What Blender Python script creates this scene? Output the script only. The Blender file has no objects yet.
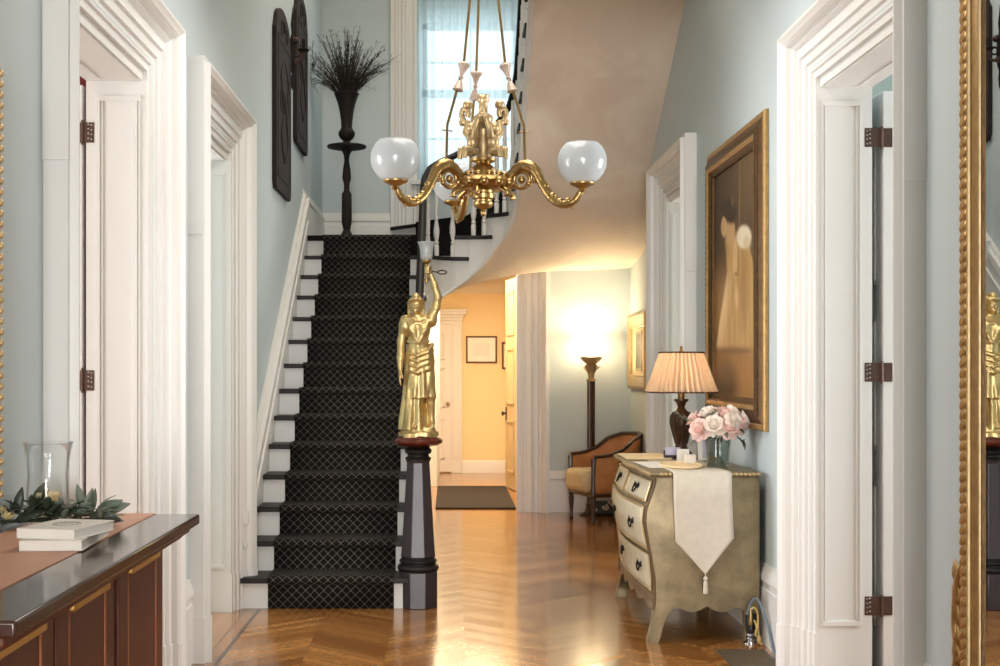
import bpy, bmesh, math, random
import numpy as np
from mathutils import Vector, Matrix, Euler
random.seed(7)
PI = math.pi
scene = bpy.context.scene
COL = scene.collection

# ------------------------------------------------------------------ node helpers
class NT:
    def __init__(self, name):
        self.m = bpy.data.materials.new(name); self.m.use_nodes = True
        self.t = self.m.node_tree; self.t.nodes.clear()
        self.out = self.t.nodes.new('ShaderNodeOutputMaterial')
    def n(self, typ, **kw):
        nd = self.t.nodes.new(typ)
        for k, v in kw.items():
            if k.startswith('_'): setattr(nd, k[1:], v)
        return nd
    def put(self, sock, v):
        if isinstance(v, bpy.types.NodeSocket): self.t.links.new(v, sock)
        else:
            if isinstance(v, (tuple, list)) and len(v) == 3 and sock.type == 'RGBA': v = (*v, 1)
            sock.default_value = v
    def math(self, op, a, b=0.0, c=None):
        nd = self.n('ShaderNodeMath', _operation=op)
        self.put(nd.inputs[0], a); self.put(nd.inputs[1], b)
        if c is not None: self.put(nd.inputs[2], c)
        return nd.outputs[0]
    def mix(self, f, a, b, mode='MIX'):
        nd = self.n('ShaderNodeMix', _data_type='RGBA', _blend_type=mode)
        self.put(nd.inputs[0], f); self.put(nd.inputs[6], a); self.put(nd.inputs[7], b)
        return nd.outputs[2]
    def noise(self, scale, detail=3, rough=.55, vec=None, dist=0):
        nd = self.n('ShaderNodeTexNoise')
        nd.inputs['Scale'].default_value = scale; nd.inputs['Detail'].default_value = detail
        nd.inputs['Roughness'].default_value = rough; nd.inputs['Distortion'].default_value = dist
        if vec is not None: self.t.links.new(vec, nd.inputs['Vector'])
        return nd.outputs['Fac']
    def ramp(self, f, stops):
        nd = self.n('ShaderNodeValToRGB')
        e = nd.color_ramp.elements
        while len(e) < len(stops): e.new(.5)
        for el, (p, c) in zip(e, stops):
            el.position = p; el.color = (*c, 1) if len(c) == 3 else c
        self.t.links.new(f, nd.inputs[0]); return nd.outputs[0]
    def co(self, kind='Object'):
        return self.n('ShaderNodeTexCoord').outputs[kind]
    def mapped(self, scale, kind='Object'):
        nd = self.n('ShaderNodeMapping'); nd.inputs['Scale'].default_value = scale
        self.t.links.new(self.co(kind), nd.inputs['Vector']); return nd.outputs[0]
    def bump(self, h, strength=.2, dist=.01):
        nd = self.n('ShaderNodeBump'); nd.inputs['Strength'].default_value = strength
        nd.inputs['Distance'].default_value = dist
        self.t.links.new(h, nd.inputs['Height']); return nd.outputs[0]
    def bsdf(self, col, rough=.5, metal=0., normal=None, **kw):
        b = self.n('ShaderNodeBsdfPrincipled')
        self.put(b.inputs['Base Color'], col); self.put(b.inputs['Roughness'], rough)
        self.put(b.inputs['Metallic'], metal)
        if normal is not None: self.t.links.new(normal, b.inputs['Normal'])
        for k, v in kw.items(): self.put(b.inputs[k.replace('_', ' ')], v)
        return b.outputs[0]
    def done(self, sh):
        self.t.links.new(sh, self.out.inputs[0]); return self.m

def lin(r, g, b):
    f = lambda c: (c/255/12.92) if c/255 <= .04045 else ((c/255+.055)/1.055)**2.4
    return (f(r), f(g), f(b))

def P(name, col, rough=.5, metal=0., var=.0, vscale=6., bump=0., bscale=60., bdist=.004, stretch=(1, 1, 1), **kw):
    m = NT(name); c = col
    if var > 0:
        f = m.noise(vscale, 4, .6, m.mapped(stretch))
        c = m.ramp(f, [(.25, tuple(x*(1-var) for x in col)), (.75, tuple(min(1, x*(1+var)) for x in col))])
    nrm = None
    if bump > 0: nrm = m.bump(m.noise(bscale, 3, .5, m.mapped(stretch)), bump, bdist)
    return m.done(m.bsdf(c, rough, metal, nrm, **kw))

M = {}
M['wall'] = P('wall_paint', lin(193, 205, 208), .7, var=.02, vscale=1.5)
M['yellow'] = P('yellow_paint', lin(238, 216, 170), .7)
M['red'] = P('red_paint', lin(120, 24, 24), .6)
M['pale_green'] = P('pale_green_paint', lin(170, 185, 180), .7)
M['white'] = P('white_trim_paint', lin(223, 222, 219), .38, var=.015, vscale=3)
M['ceilpaint'] = P('ceiling_paint', lin(222, 216, 205), .8)
M['darkwood'] = P('dark_stained_wood', lin(24, 19, 18), .5, var=.25, vscale=5, stretch=(14, 14, 1.5), Specular_IOR_Level=.35)
M['newel'] = P('dark_plum_wood', lin(58, 50, 54), .33, var=.22, vscale=5, stretch=(16, 16, 1.2), bump=.05, bscale=20)
M['newelcap'] = P('red_brown_wood', lin(92, 34, 20), .22, var=.3, vscale=6, stretch=(3, 12, 3))
M['blackwood'] = P('black_iron', lin(26, 22, 22), .5, bump=.1, bscale=40)
M['carved'] = P('carved_dark_wood', lin(36, 25, 23), .85, var=.25, vscale=6, stretch=(8, 8, 1.5), bump=.25, bscale=25)
M['mahog'] = P('mahogany', lin(98, 44, 24), .5, var=.28, vscale=4, stretch=(14, 14, 1.0))
M['mahogedge'] = P('mahogany_edge', lin(150, 84, 46), .32, var=.15, vscale=6)
M['mahogtop'] = P('dark_polished_walnut', lin(70, 46, 36), .14, var=.3, vscale=4, stretch=(14, 1.2, 8))
M['leather'] = P('brown_leather', lin(212, 158, 130), .5, var=.06, vscale=30, bump=.08, bscale=200)
M['brass'] = P('antique_brass', lin(164, 136, 88), .34, 1, var=.25, vscale=18)
M['brassbar'] = P('brass_bar', lin(208, 166, 92), .4, .8, var=.12, vscale=12)
M['gold'] = P('statue_gold', lin(206, 181, 128), .40, .9, var=.12, vscale=14, bump=.06, bscale=70)
M['gilt'] = P('gilt_frame', lin(190, 152, 98), .4, .75, var=.22, vscale=25, bump=.25, bscale=60)
M['giltlight'] = P('pale_gilt', lin(184, 160, 118), .4, .6, var=.18, vscale=20, bump=.15, bscale=60)
M['giltdark'] = P('dark_gilt', lin(96, 70, 42), .45, .7, var=.35, vscale=22, bump=.3, bscale=50)
M['silverpaint'] = P('distressed_champagne_paint', lin(128, 113, 84), .40, .40, var=.40, vscale=9, bump=.06, bscale=40)
M['chestbrown'] = P('chest_brown', lin(110, 88, 62), .4, .2, var=.25, vscale=8)
M['drawerpaint'] = P('cream_drawer_paint', lin(206, 196, 170), .45, .1, var=.12, vscale=12)
M['linen'] = P('cream_damask', lin(214, 205, 190), .75, var=.07, vscale=30, bump=.1, bscale=120)
M['cream'] = P('cream_paper', lin(240, 214, 168), .6)
M['paper'] = P('white_paper', lin(240, 236, 228), .6)
M['book'] = P('white_cover', lin(236, 230, 220), .5)
M['stamp'] = P('grey_ink', lin(170, 166, 160), .6)
M['grey'] = P('grey_card', lin(150, 152, 158), .5)
M['purple'] = P('pale_lilac_print', lin(196, 190, 214), .5)
M['chrome'] = P('chrome', lin(190, 190, 192), .2, 1)
M['cablegrey'] = P('blue_grey_cable', lin(112, 124, 134), .5)
M['cableyellow'] = P('yellow_cord', lin(206, 178, 110), .5)
M['blackplastic'] = P('black_plastic', lin(28, 26, 26), .4)
M['vent'] = P('brown_vent_metal', lin(120, 104, 86), .4, .6)
M['cane'] = P('honey_cane', lin(190, 130, 80), .5, var=.2, vscale=8, bump=.3, bscale=220)
M['chairwood'] = P('walnut_chair', lin(58, 34, 24), .3, var=.25, vscale=8, stretch=(8, 8, 2))
M['seatfab'] = P('beige_upholstery', lin(206, 188, 150), .8, var=.08, vscale=18, bump=.15, bscale=160)
M['mat'] = P('dark_brown_mat', lin(32, 22, 17), .9, bump=.3, bscale=300)
M['lampbase'] = P('bronze_lamp_base', lin(70, 46, 32), .3, .35, var=.4, vscale=14)
M['hinge'] = P('bronze_hinge', lin(96, 74, 66), .45, .7, var=.2, vscale=40)
M['candle'] = P('candle_wax', lin(226, 206, 160), .5, Subsurface_Weight=.3)
M['leafdark'] = P('dark_green_leaf', lin(56, 66, 52), .45, var=.3, vscale=14)
M['leafgrey'] = P('grey_green_leaf', lin(120, 132, 118), .55, var=.18, vscale=18)
M['leafmid'] = P('mid_green_leaf', lin(78, 98, 74), .5, var=.25, vscale=18)
M['pink'] = P('pink_petal', lin(238, 204, 194), .6, var=.06, vscale=20)
M['whitepetal'] = P('white_petal', lin(238, 226, 214), .6, var=.05, vscale=20)
M['yellowpetal'] = P('pale_yellow_petal', lin(206, 190, 136), .6, var=.1, vscale=20)
M['grass'] = P('dried_dark_grass', lin(40, 33, 27), .8)
M['urn'] = P('dark_bronze_urn', lin(32, 25, 22), .65, 0, var=.3, vscale=8, Specular_IOR_Level=.25)
M['redframe'] = P('red_brown_frame', lin(104, 50, 34), .4)
M['brownframe'] = P('brown_frame', lin(104, 78, 58), .4)
M['print'] = P('pale_print', lin(226, 224, 222), .6, var=.05, vscale=5, stretch=(6, 1, 1))
M['goldlit'] = P('golden_lit_door', lin(196, 170, 128), .5)  # golden light of the passage put into the door's base colour
M['rubber'] = P('soot_black', lin(18, 16, 16), .6)

# gilt glazing of the small picture
M['darkprint'] = P('dark_narrow_print', lin(120, 104, 84), .5, var=.3, vscale=10)

def thin_glass(name, tint=(.985, .99, .988), gloss=.06, rough=.02):
    m = NT(name)
    tr = m.n('ShaderNodeBsdfTransparent'); tr.inputs[0].default_value = (*tint, 1)
    gl = m.n('ShaderNodeBsdfGlossy'); gl.inputs['Roughness'].default_value = rough
    lw = m.n('ShaderNodeLayerWeight'); lw.inputs[0].default_value = .10
    f = m.math('MULTIPLY_ADD', lw.outputs['Fresnel'], .55, gloss*.3)
    mx = m.n('ShaderNodeMixShader')
    m.t.links.new(f, mx.inputs[0]); m.t.links.new(tr.outputs[0], mx.inputs[1]); m.t.links.new(gl.outputs[0], mx.inputs[2])
    return m.done(mx.outputs[0])
M['glass'] = thin_glass('clear_glass')
M['vaseglass'] = thin_glass('smoky_glass', (.84, .87, .86), .2)
M['water'] = thin_glass('vase_water', (.78, .82, .78), .05)

def frosted(name, col, transl=.5, emit=0., ecol=(1, .9, .75)):
    m = NT(name)
    d = m.n('ShaderNodeBsdfDiffuse'); d.inputs[0].default_value = (*col, 1)
    t = m.n('ShaderNodeBsdfTranslucent'); t.inputs[0].default_value = (*col, 1)
    g = m.n('ShaderNodeBsdfGlossy'); g.inputs['Roughness'].default_value = .18
    a = m.n('ShaderNodeMixShader'); a.inputs[0].default_value = transl
    m.t.links.new(d.outputs[0], a.inputs[1]); m.t.links.new(t.outputs[0], a.inputs[2])
    b = m.n('ShaderNodeMixShader'); b.inputs[0].default_value = .07
    m.t.links.new(a.outputs[0], b.inputs[1]); m.t.links.new(g.outputs[0], b.inputs[2])
    o = b.outputs[0]
    if emit > 0:
        e = m.n('ShaderNodeEmission'); e.inputs[0].default_value = (*ecol, 1); e.inputs[1].default_value = emit
        s = m.n('ShaderNodeAddShader'); m.t.links.new(o, s.inputs[0]); m.t.links.new(e.outputs[0], s.inputs[1]); o = s.outputs[0]
    return m.done(o)
M['globe'] = frosted('frosted_globe_glass', lin(214, 220, 224), .5)
M['shade'] = frosted('pleated_peach_fabric', lin(226, 200, 170), .45)
M['torchglass'] = frosted('lit_torchiere_glass', (1, .95, .85), .5, 4., (1, .82, .55))
M['bulb'] = frosted('warm_bulb', (1, .9, .8), .5, 1.2, (1, .85, .6))

m = NT('sheer_curtain')
tr = m.n('ShaderNodeBsdfTransparent'); tl = m.n('ShaderNodeBsdfTranslucent'); df = m.n('ShaderNodeBsdfDiffuse')
tr.inputs[0].default_value = (.90, .97, 1, 1)
tl.inputs[0].default_value = (*lin(210, 229, 235), 1); df.inputs[0].default_value = (*lin(196, 218, 226), 1)
a = m.n('ShaderNodeMixShader'); a.inputs[0].default_value = .3
m.t.links.new(tl.outputs[0], a.inputs[1]); m.t.links.new(df.outputs[0], a.inputs[2])
b = m.n('ShaderNodeMixShader'); b.inputs[0].default_value = .55
m.t.links.new(tr.outputs[0], b.inputs[1]); m.t.links.new(a.outputs[0], b.inputs[2])
M['sheer'] = m.done(b.outputs[0])

m = NT('mirror_silver')
M['mirror'] = m.done(m.bsdf((.80, .82, .82), .0, 1.0))

# chevron parquet with an inlaid border along the left wall
m = NT('chevron_parquet')
sep = m.n('ShaderNodeSeparateXYZ'); m.t.links.new(m.co('Object'), sep.inputs[0])
X, Y = sep.outputs[0], sep.outputs[1]
W = .42
tri = m.math('PINGPONG', m.math('ADD', X, 10.0), W)
v = m.math('ADD', Y, m.math('MULTIPLY', tri, .9))
sl = m.math('DIVIDE', m.math('ADD', v, 40), .085)
row = m.math('FLOOR', sl)
colm = m.math('FLOOR', m.math('DIVIDE', m.math('ADD', X, 10.0), W))
wn = m.n('ShaderNodeTexWhiteNoise', _noise_dimensions='2D')
cmb = m.n('ShaderNodeCombineXYZ'); m.t.links.new(row, cmb.inputs[0]); m.t.links.new(colm, cmb.inputs[1])
m.t.links.new(cmb.outputs[0], wn.inputs['Vector'])
slat = m.ramp(wn.outputs['Value'], [(0, lin(136, 86, 42)), (.5, lin(158, 105, 53)), (1, lin(180, 125, 68))])
# long plank border zone
bw = m.n('ShaderNodeTexWhiteNoise', _noise_dimensions='1D'); m.t.links.new(m.math('FLOOR', m.math('MULTIPLY', X, 18.)), bw.inputs['W'])
bord = m.ramp(bw.outputs['Value'], [(0, lin(150, 102, 64)), (1, lin(172, 122, 80))])
zone = m.math('LESS_THAN', X, -1.186)
c = m.mix(zone, slat, bord)
grain = m.noise(3., 5, .6, m.mapped((9, 9, 1)))
c = m.mix(.35, c, m.ramp(grain, [(.3, (.25, .25, .25)), (.7, (1, 1, 1))]), 'MULTIPLY')
gapl = m.math('LESS_THAN', m.math('FRACT', sl), .03)
gapc = m.math('LESS_THAN', m.math('FRACT', m.math('DIVIDE', m.math('ADD', X, 10.0), W)), .008)
gap = m.math('MULTIPLY', m.math('MAXIMUM', gapl, gapc), m.math('SUBTRACT', 1., zone))
l1 = m.math('LESS_THAN', m.math('ABSOLUTE', m.math('ADD', X, 1.186)), .012)
l2 = m.math('LESS_THAN', m.math('ABSOLUTE', m.math('ADD', X, 1.262)), .004)
c = m.mix(m.math('MULTIPLY', gap, .5), c, lin(60, 34, 18))
c = m.mix(m.math('MAXIMUM', l1, l2), c, lin(52, 30, 18))
rg = m.math('ADD', m.math('MULTIPLY_ADD', m.noise(2., 2), .08, .12), m.math('MULTIPLY', wn.outputs['Value'], .05))
M['floor'] = m.done(m.bsdf(c, rg, 0, None, Coat_Weight=.3, Coat_Roughness=.12))

# black carpet with a thin cream trellis
m = NT('trellis_carpet')
sep = m.n('ShaderNodeSeparateXYZ'); m.t.links.new(m.co('UV'), sep.inputs[0])
p = .0565
A = m.math('FRACT', m.math('DIVIDE', m.math('ADD', m.math('ADD', sep.outputs[0], sep.outputs[1]), 50), p))
B = m.math('FRACT', m.math('DIVIDE', m.math('ADD', m.math('SUBTRACT', sep.outputs[0], sep.outputs[1]), 50), p))
ln = m.math('MAXIMUM', m.math('LESS_THAN', A, .058), m.math('LESS_THAN', B, .058))
brk = m.math('GREATER_THAN', m.noise(330., 1), .42)
f = m.math('MULTIPLY', ln, m.math('MULTIPLY_ADD', brk, .28, .14))
c = m.mix(f, lin(27, 25, 24), lin(206, 198, 182))
M['carpet'] = m.done(m.bsdf(c, .92, 0, m.bump(m.noise(400., 2), .3, .003), Specular_IOR_Level=.15))
M['carpetplain'] = P('black_carpet', lin(24, 22, 22), .95, Specular_IOR_Level=.15)

# soffit mural: warm sky with soft clouds
m = NT('cloud_mural')
n1 = m.noise(1.5, 5, .55, m.mapped((1, .7, 1.8)), .6)
c = m.ramp(n1, [(.30, lin(232, 217, 201)), (.48, lin(235, 220, 204)), (.60, lin(243, 230, 214)), (.75, lin(246, 235, 219))])
M['mural'] = m.done(m.bsdf(c, .8))

# ------------------------------------------------------------------ mesh helpers
def cross_frame(d):
    d = d.normalized(); up = Vector((0, 0, 1)) if abs(d.z) < .9 else Vector((1, 0, 0))
    a = d.cross(up).normalized(); return a, a.cross(d).normalized()

def catmull(pts, per=6):
    pts = [Vector(p) for p in pts]; out = []
    for i in range(len(pts)-1):
        p0 = pts[max(i-1, 0)]; p1 = pts[i]; p2 = pts[i+1]; p3 = pts[min(i+2, len(pts)-1)]
        for k in range(per):
            t = k/per
            out.append(.5*((2*p1)+(p2-p0)*t+(2*p0-5*p1+4*p2-p3)*t*t+(3*p1-p0-3*p2+p3)*t**3))
    out.append(pts[-1]); return out

def interp(x, xs, ys):
    return float(np.interp(x, xs, ys))

class MB:
    def __init__(s): s.v = []; s.f = []; s.uv = []
    def add(s, vs, fs, uv=None):
        o = len(s.v); s.v += [tuple(p) for p in vs]; s.f += [tuple(o+i for i in f) for f in fs]
        s.uv += list(uv) if uv else [(0, 0)]*len(vs); return s
    def bx(s, x0, x1, y0, y1, z0, z1, mat=None):
        vs = [Vector((x, y, z)) for z in (z0, z1) for x, y in ((x0, y0), (x1, y0), (x1, y1), (x0, y1))]
        if mat is not None: vs = [mat @ p for p in vs]
        return s.add(vs, [(3, 2, 1, 0), (4, 5, 6, 7), (0, 1, 5, 4), (1, 2, 6, 5), (2, 3, 7, 6), (3, 0, 4, 7)])
    def prism(s, poly, fn, a, b):
        n = len(poly); vs = [fn(p, q, a) for p, q in poly]+[fn(p, q, b) for p, q in poly]
        fs = [tuple(range(n))[::-1], tuple(range(n, 2*n))]+[(i, (i+1) % n, n+(i+1) % n, n+i) for i in range(n)]
        return s.add(vs, fs)
    def grid(s, fn, nu, nv, wu=False, wv=False, uvf=None):
        vs = []; uv = []
        for i in range(nu):
            for j in range(nv):
                vs.append(fn(i, j)); uv.append(uvf(i, j) if uvf else (0, 0))
        fs = []
        for i in range(nu if wu else nu-1):
            for j in range(nv if wv else nv-1):
                i2 = (i+1) % nu; j2 = (j+1) % nv
                fs.append((i*nv+j, i2*nv+j, i2*nv+j2, i*nv+j2))
        return s.add(vs, fs, uv)
    def lathe(s, prof, c=(0, 0, 0), n=24, mat=None, rot=0., sx=1, sy=1):
        c = Vector(c); vs = []; fs = []; k = len(prof)
        for i in range(n):
            a = 2*PI*i/n+rot
            for r, z in prof:
                q = Vector((r*math.cos(a)*sx, r*math.sin(a)*sy, z))
                if mat is not None: q = mat @ q
                vs.append(q+c)
        for i in range(n):
            j = (i+1) % n
            for q in range(k-1): fs.append((i*k+q, j*k+q, j*k+q+1, i*k+q+1))
        if prof[0][0] > 1e-5: fs.append(tuple(i*k for i in range(n))[::-1])
        if prof[-1][0] > 1e-5: fs.append(tuple(i*k+k-1 for i in range(n)))
        return s.add(vs, fs)
    def shell(s, prof, c=(0, 0, 0), n=32):      # open lathe, no caps
        c = Vector(c); k = len(prof)
        vs = [Vector((r*math.cos(2*PI*i/n), r*math.sin(2*PI*i/n), z))+c for i in range(n) for r, z in prof]
        fs = [(i*k+q, ((i+1) % n)*k+q, ((i+1) % n)*k+q+1, i*k+q+1) for i in range(n) for q in range(k-1)]
        return s.add(vs, fs)
    def tube(s, pts, r, n=8, sq=(1, 1)):
        pts = [Vector(p) for p in pts]; L = len(pts)
        if not hasattr(r, '__len__'): r = [r]*L
        T = [(pts[min(i+1, L-1)]-pts[max(i-1, 0)]).normalized() for i in range(L)]
        a, b = cross_frame(T[0]); vs = []
        for i in range(L):
            a = (a-T[i]*a.dot(T[i])).normalized(); b = T[i].cross(a)
            for k in range(n):
                t = 2*PI*k/n
                vs.append(pts[i]+(a*math.cos(t)*sq[0]+b*math.sin(t)*sq[1])*r[i])
        fs = [(i*n+k, i*n+(k+1) % n, (i+1)*n+(k+1) % n, (i+1)*n+k) for i in range(L-1) for k in range(n)]
        fs += [tuple(range(n))[::-1], tuple((L-1)*n+k for k in range(n))]
        return s.add(vs, fs)
    def ball(s, c, r, n=10, m=7, mat=None):
        if not hasattr(r, '__len__'): r = (r, r, r)
        prof = [(math.sin(PI*i/m), -math.cos(PI*i/m)) for i in range(m+1)]
        M4 = Matrix.Diagonal((r[0], r[1], r[2])).to_4x4()
        if mat is not None: M4 = mat.to_4x4() @ M4
        prof[0] = (0.0, -1); prof[-1] = (0.0, 1)
        return s.lathe(prof, c, n, M4)
    def torus(s, c, R, r, ax=(0, 0, 1), n=20, m=8, a0=0, a1=2*PI):
        q = Vector((0, 0, 1)).rotation_difference(Vector(ax)).to_matrix()
        pts = [Vector(c)+q @ Vector((R*math.cos(a0+(a1-a0)*i/n), R*math.sin(a0+(a1-a0)*i/n), 0)) for i in range(n+1)]
        return s.tube(pts, r, m)
    def leaf(s, base, d, L, w, bend=.2, up=None, n=5, blunt=False):
        base = Vector(base); d = Vector(d).normalized()
        u = Vector(up) if up else Vector((random.uniform(-.4, .4), random.uniform(-.4, .4), 1))
        side = d.cross(u)
        if side.length < 1e-3: side = d.cross(Vector((1, .2, 0)))
        side.normalize(); nn = side.cross(d)
        vs = []; fs = []
        for i in range(n+1):
            t = i/n; ww = w*math.sin(PI*min(1, t*.92+.06))**.8*(1-.25*t)
            if blunt: ww = w*max(.0, math.sin(PI*min(1, t*.70+.18)))**.55*(1 if t < .99 else .62)
            p0 = base+d*L*t-nn*bend*L*t*t
            vs += [p0-side*ww/2+nn*ww*.12, p0, p0+side*ww/2+nn*ww*.12]
        for i in range(n):
            for k in range(2): fs.append((i*3+k, i*3+k+1, i*3+k+4, i*3+k+3))
        return s.add(vs, fs)
    def build(s, name, mat, parent=None, ang=35, bevel=0., seg=2, solid=0., soff=-1, sub=0, uv=False):
        me = bpy.data.meshes.new(name)
        me.from_pydata(s.v, [], s.f)
        if uv:
            lay = me.uv_layers.new(name='UVMap')
            for lp in me.loops: lay.data[lp.index].uv = s.uv[lp.vertex_index]
        bm = bmesh.new(); bm.from_mesh(me)
        bmesh.ops.recalc_face_normals(bm, faces=bm.faces); bm.to_mesh(me); bm.free()
        me.materials.append(M[mat] if isinstance(mat, str) else mat)
        me.shade_smooth(); me.set_sharp_from_angle(angle=math.radians(ang))
        o = bpy.data.objects.new(name, me); COL.objects.link(o)
        if parent is not None: o.parent = parent
        if solid:
            md = o.modifiers.new('Solid', 'SOLIDIFY'); md.thickness = solid; md.offset = soff
        if bevel:
            md = o.modifiers.new('Bevel', 'BEVEL'); md.width = bevel; md.segments = seg; md.limit_method = 'ANGLE'; md.angle_limit = .7
            md.harden_normals = False
        if sub:
            md = o.modifiers.new('Sub', 'SUBSURF'); md.levels = sub; md.render_levels = sub
        return o

def tag(o, label=None, cat=None, group=None, kind=None):
    if label: o['label'] = label
    if cat: o['category'] = cat
    if group: o['group'] = group
    if kind: o['kind'] = kind
    return o
def thing(name, label, cat, loc=(0, 0, 0), rotz=0, group=None, kind=None):
    o = bpy.data.objects.new(name, None); COL.objects.link(o)
    o.location = loc; o.rotation_euler = (0, 0, rotz); o.empty_display_size = .1
    return tag(o, label, cat, group, kind)
def struct(o, label=None, cat=None): return tag(o, label, cat, None, 'structure')

# ------------------------------------------------------------------ camera (level, shifted lens)
CAMH = 1.5; F = 1300.0; VX, VY = 450.0, 368.0
cam = bpy.data.cameras.new('camera'); camo = bpy.data.objects.new('camera', cam); COL.objects.link(camo)
camo.location = (0, 0, CAMH); camo.rotation_euler = (PI/2, 0, 0)
cam.sensor_width = 36; cam.lens = 36*F/1000; cam.shift_x = (500-VX)/1000; cam.shift_y = (VY-333)/1000
cam.clip_end = 100; scene.camera = camo
# ================================================================== THE ROOM
XL, XR, XR2, YB, YF = -1.33, 1.73, 1.88, 13.54, -7.0
LT, RT = 3.08, 3.145           # casing heights left / right
CW = .26                       # casing width
D1 = (4.25, 6.03); D2 = (6.60, 8.24); R1 = (4.725, 6.465); R2 = (9.13, 10.77)
G = .2807; R_ = .1916; Y0 = 8.09; HC = 3.75; HT = 6.6

b = MB(); b.bx(-4.6, 5.2, -7.4, 18.9, -.12, 0)
struct(b.build('floor', 'floor'), 'glossy chevron parquet floor of the hall', 'floor')

def wall_side(name, x0, x1, ds, zt, y0, y1, label):
    b = MB(); y = y0
    for d in ds:
        a, c = d[0]+CW-.045, d[1]-CW+.045
        b.bx(x0, x1, y, a, 0, HT); b.bx(x0, x1, a, c, zt-CW+.045, HT); y = c
    b.bx(x0, x1, y, y1, 0, HT)
    return struct(b.build(name, 'wall'), label, 'wall')
wall_side('wall_left', XL-.27, XL, (D1, D2), LT, YF, YB+.26, 'pale blue wall on the left with two tall doorways')
wall_side('wall_right', XR, XR+.29, (R1, R2), RT, YF, 11.3, 'pale blue wall on the right with two tall doorways')
b = MB(); b.bx(XR2, XR2+.25, 11.3, YB+.26, 0, HT)
struct(b.build('wall_right_far', 'wall'), 'short recessed wall beside the cane armchair', 'wall')
# back wall: passage opening below, window opening above the landing
WX0, WX1, WZ0, WZ1 = -.30, .74, 3.45, 5.55
b = MB()
b.bx(XL, -.28, YB, YB+.26, 0, 2.9); b.bx(.76, XR2, YB, YB+.26, 0, 2.9); b.bx(-.28, .76, YB, YB+.26, 2.62, 2.9)
b.bx(XL, WX0, YB, YB+.26, 2.9, HT); b.bx(WX1, XR2, YB, YB+.26, 2.9, HT)
b.bx(WX0, WX1, YB, YB+.26, 2.9, WZ0); b.bx(WX0, WX1, YB, YB+.26, WZ1, HT)
struct(b.build('wall_back', 'wall'), 'pale blue back wall behind the stairs and the floor lamp', 'wall')
# front wall behind the camera with the glazed street door
b = MB(); b.bx(XL-.27, -.85, YF-.25, YF, 0, HC); b.bx(1.25, XR+.29, YF-.25, YF, 0, HC); b.bx(-.85, 1.25, YF-.25, YF, 3.3, HC)
struct(b.build('wall_front', 'wall'), 'front wall of the hall around the street door', 'wall')
b = MB(); b.bx(XL, XR, YF, 7.6, HC, HC+.15); b.bx(XL, XR, 7.45, 7.6, HC+.15, HT)
struct(b.build('ceiling', 'ceilpaint'), 'plain ceiling of the front hall', 'ceiling')
b = MB(); b.bx(XL-.27, XR2+.2, 7.4, YB+.26, HT, HT+.1)
struct(b.build('ceiling_stairwell', 'ceilpaint'), 'ceiling high above the stairwell', 'ceiling')

# rooms beyond the side doorways
def side_room(name, x0, x1, y0, y1, mt, label, inner):
    b = MB(); t = .1
    b.bx(x0, x1, y0-t, y0, 0, 3.6); b.bx(x0, x1, y1, y1+t, 0, 3.6); b.bx(min(x0, x1), max(x0, x1), y0-t, y1+t, 3.6, 3.7)
    xo = x0 if inner == 1 else x1
    b.bx(xo-.05, xo+.05, y0-t, y1+t, 0, 3.6)
    return struct(b.build(name, mt), label, 'wall')
side_room('wall_side_room', -4.2, XL-.27, 2.2, 6.45, 'ceilpaint', 'cream wall of the room beyond the nearer left doorway', 1)
b = MB(); b.bx(-4.1, XL-.275, 6.36, 6.44, 0, 3.6); struct(b.build('wall_side_room', 'red'), 'deep red wall glimpsed through the hinge gap of the open door', 'wall')
side_room('wall_side_room', -4.2, XL-.27, 6.6, 10.5, 'pale_green', 'pale wall of the room beyond the farther left doorway', 1)
side_room('wall_side_room', XR+.29, 4.8, 2.4, 8.6, 'pale_green', 'pale wall of the room beyond the nearer right doorway', 0)
side_room('wall_side_room', XR+.29, 4.8, 8.8, 12.5, 'pale_green', 'pale wall of the room beyond the farther right doorway', 0)

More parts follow.
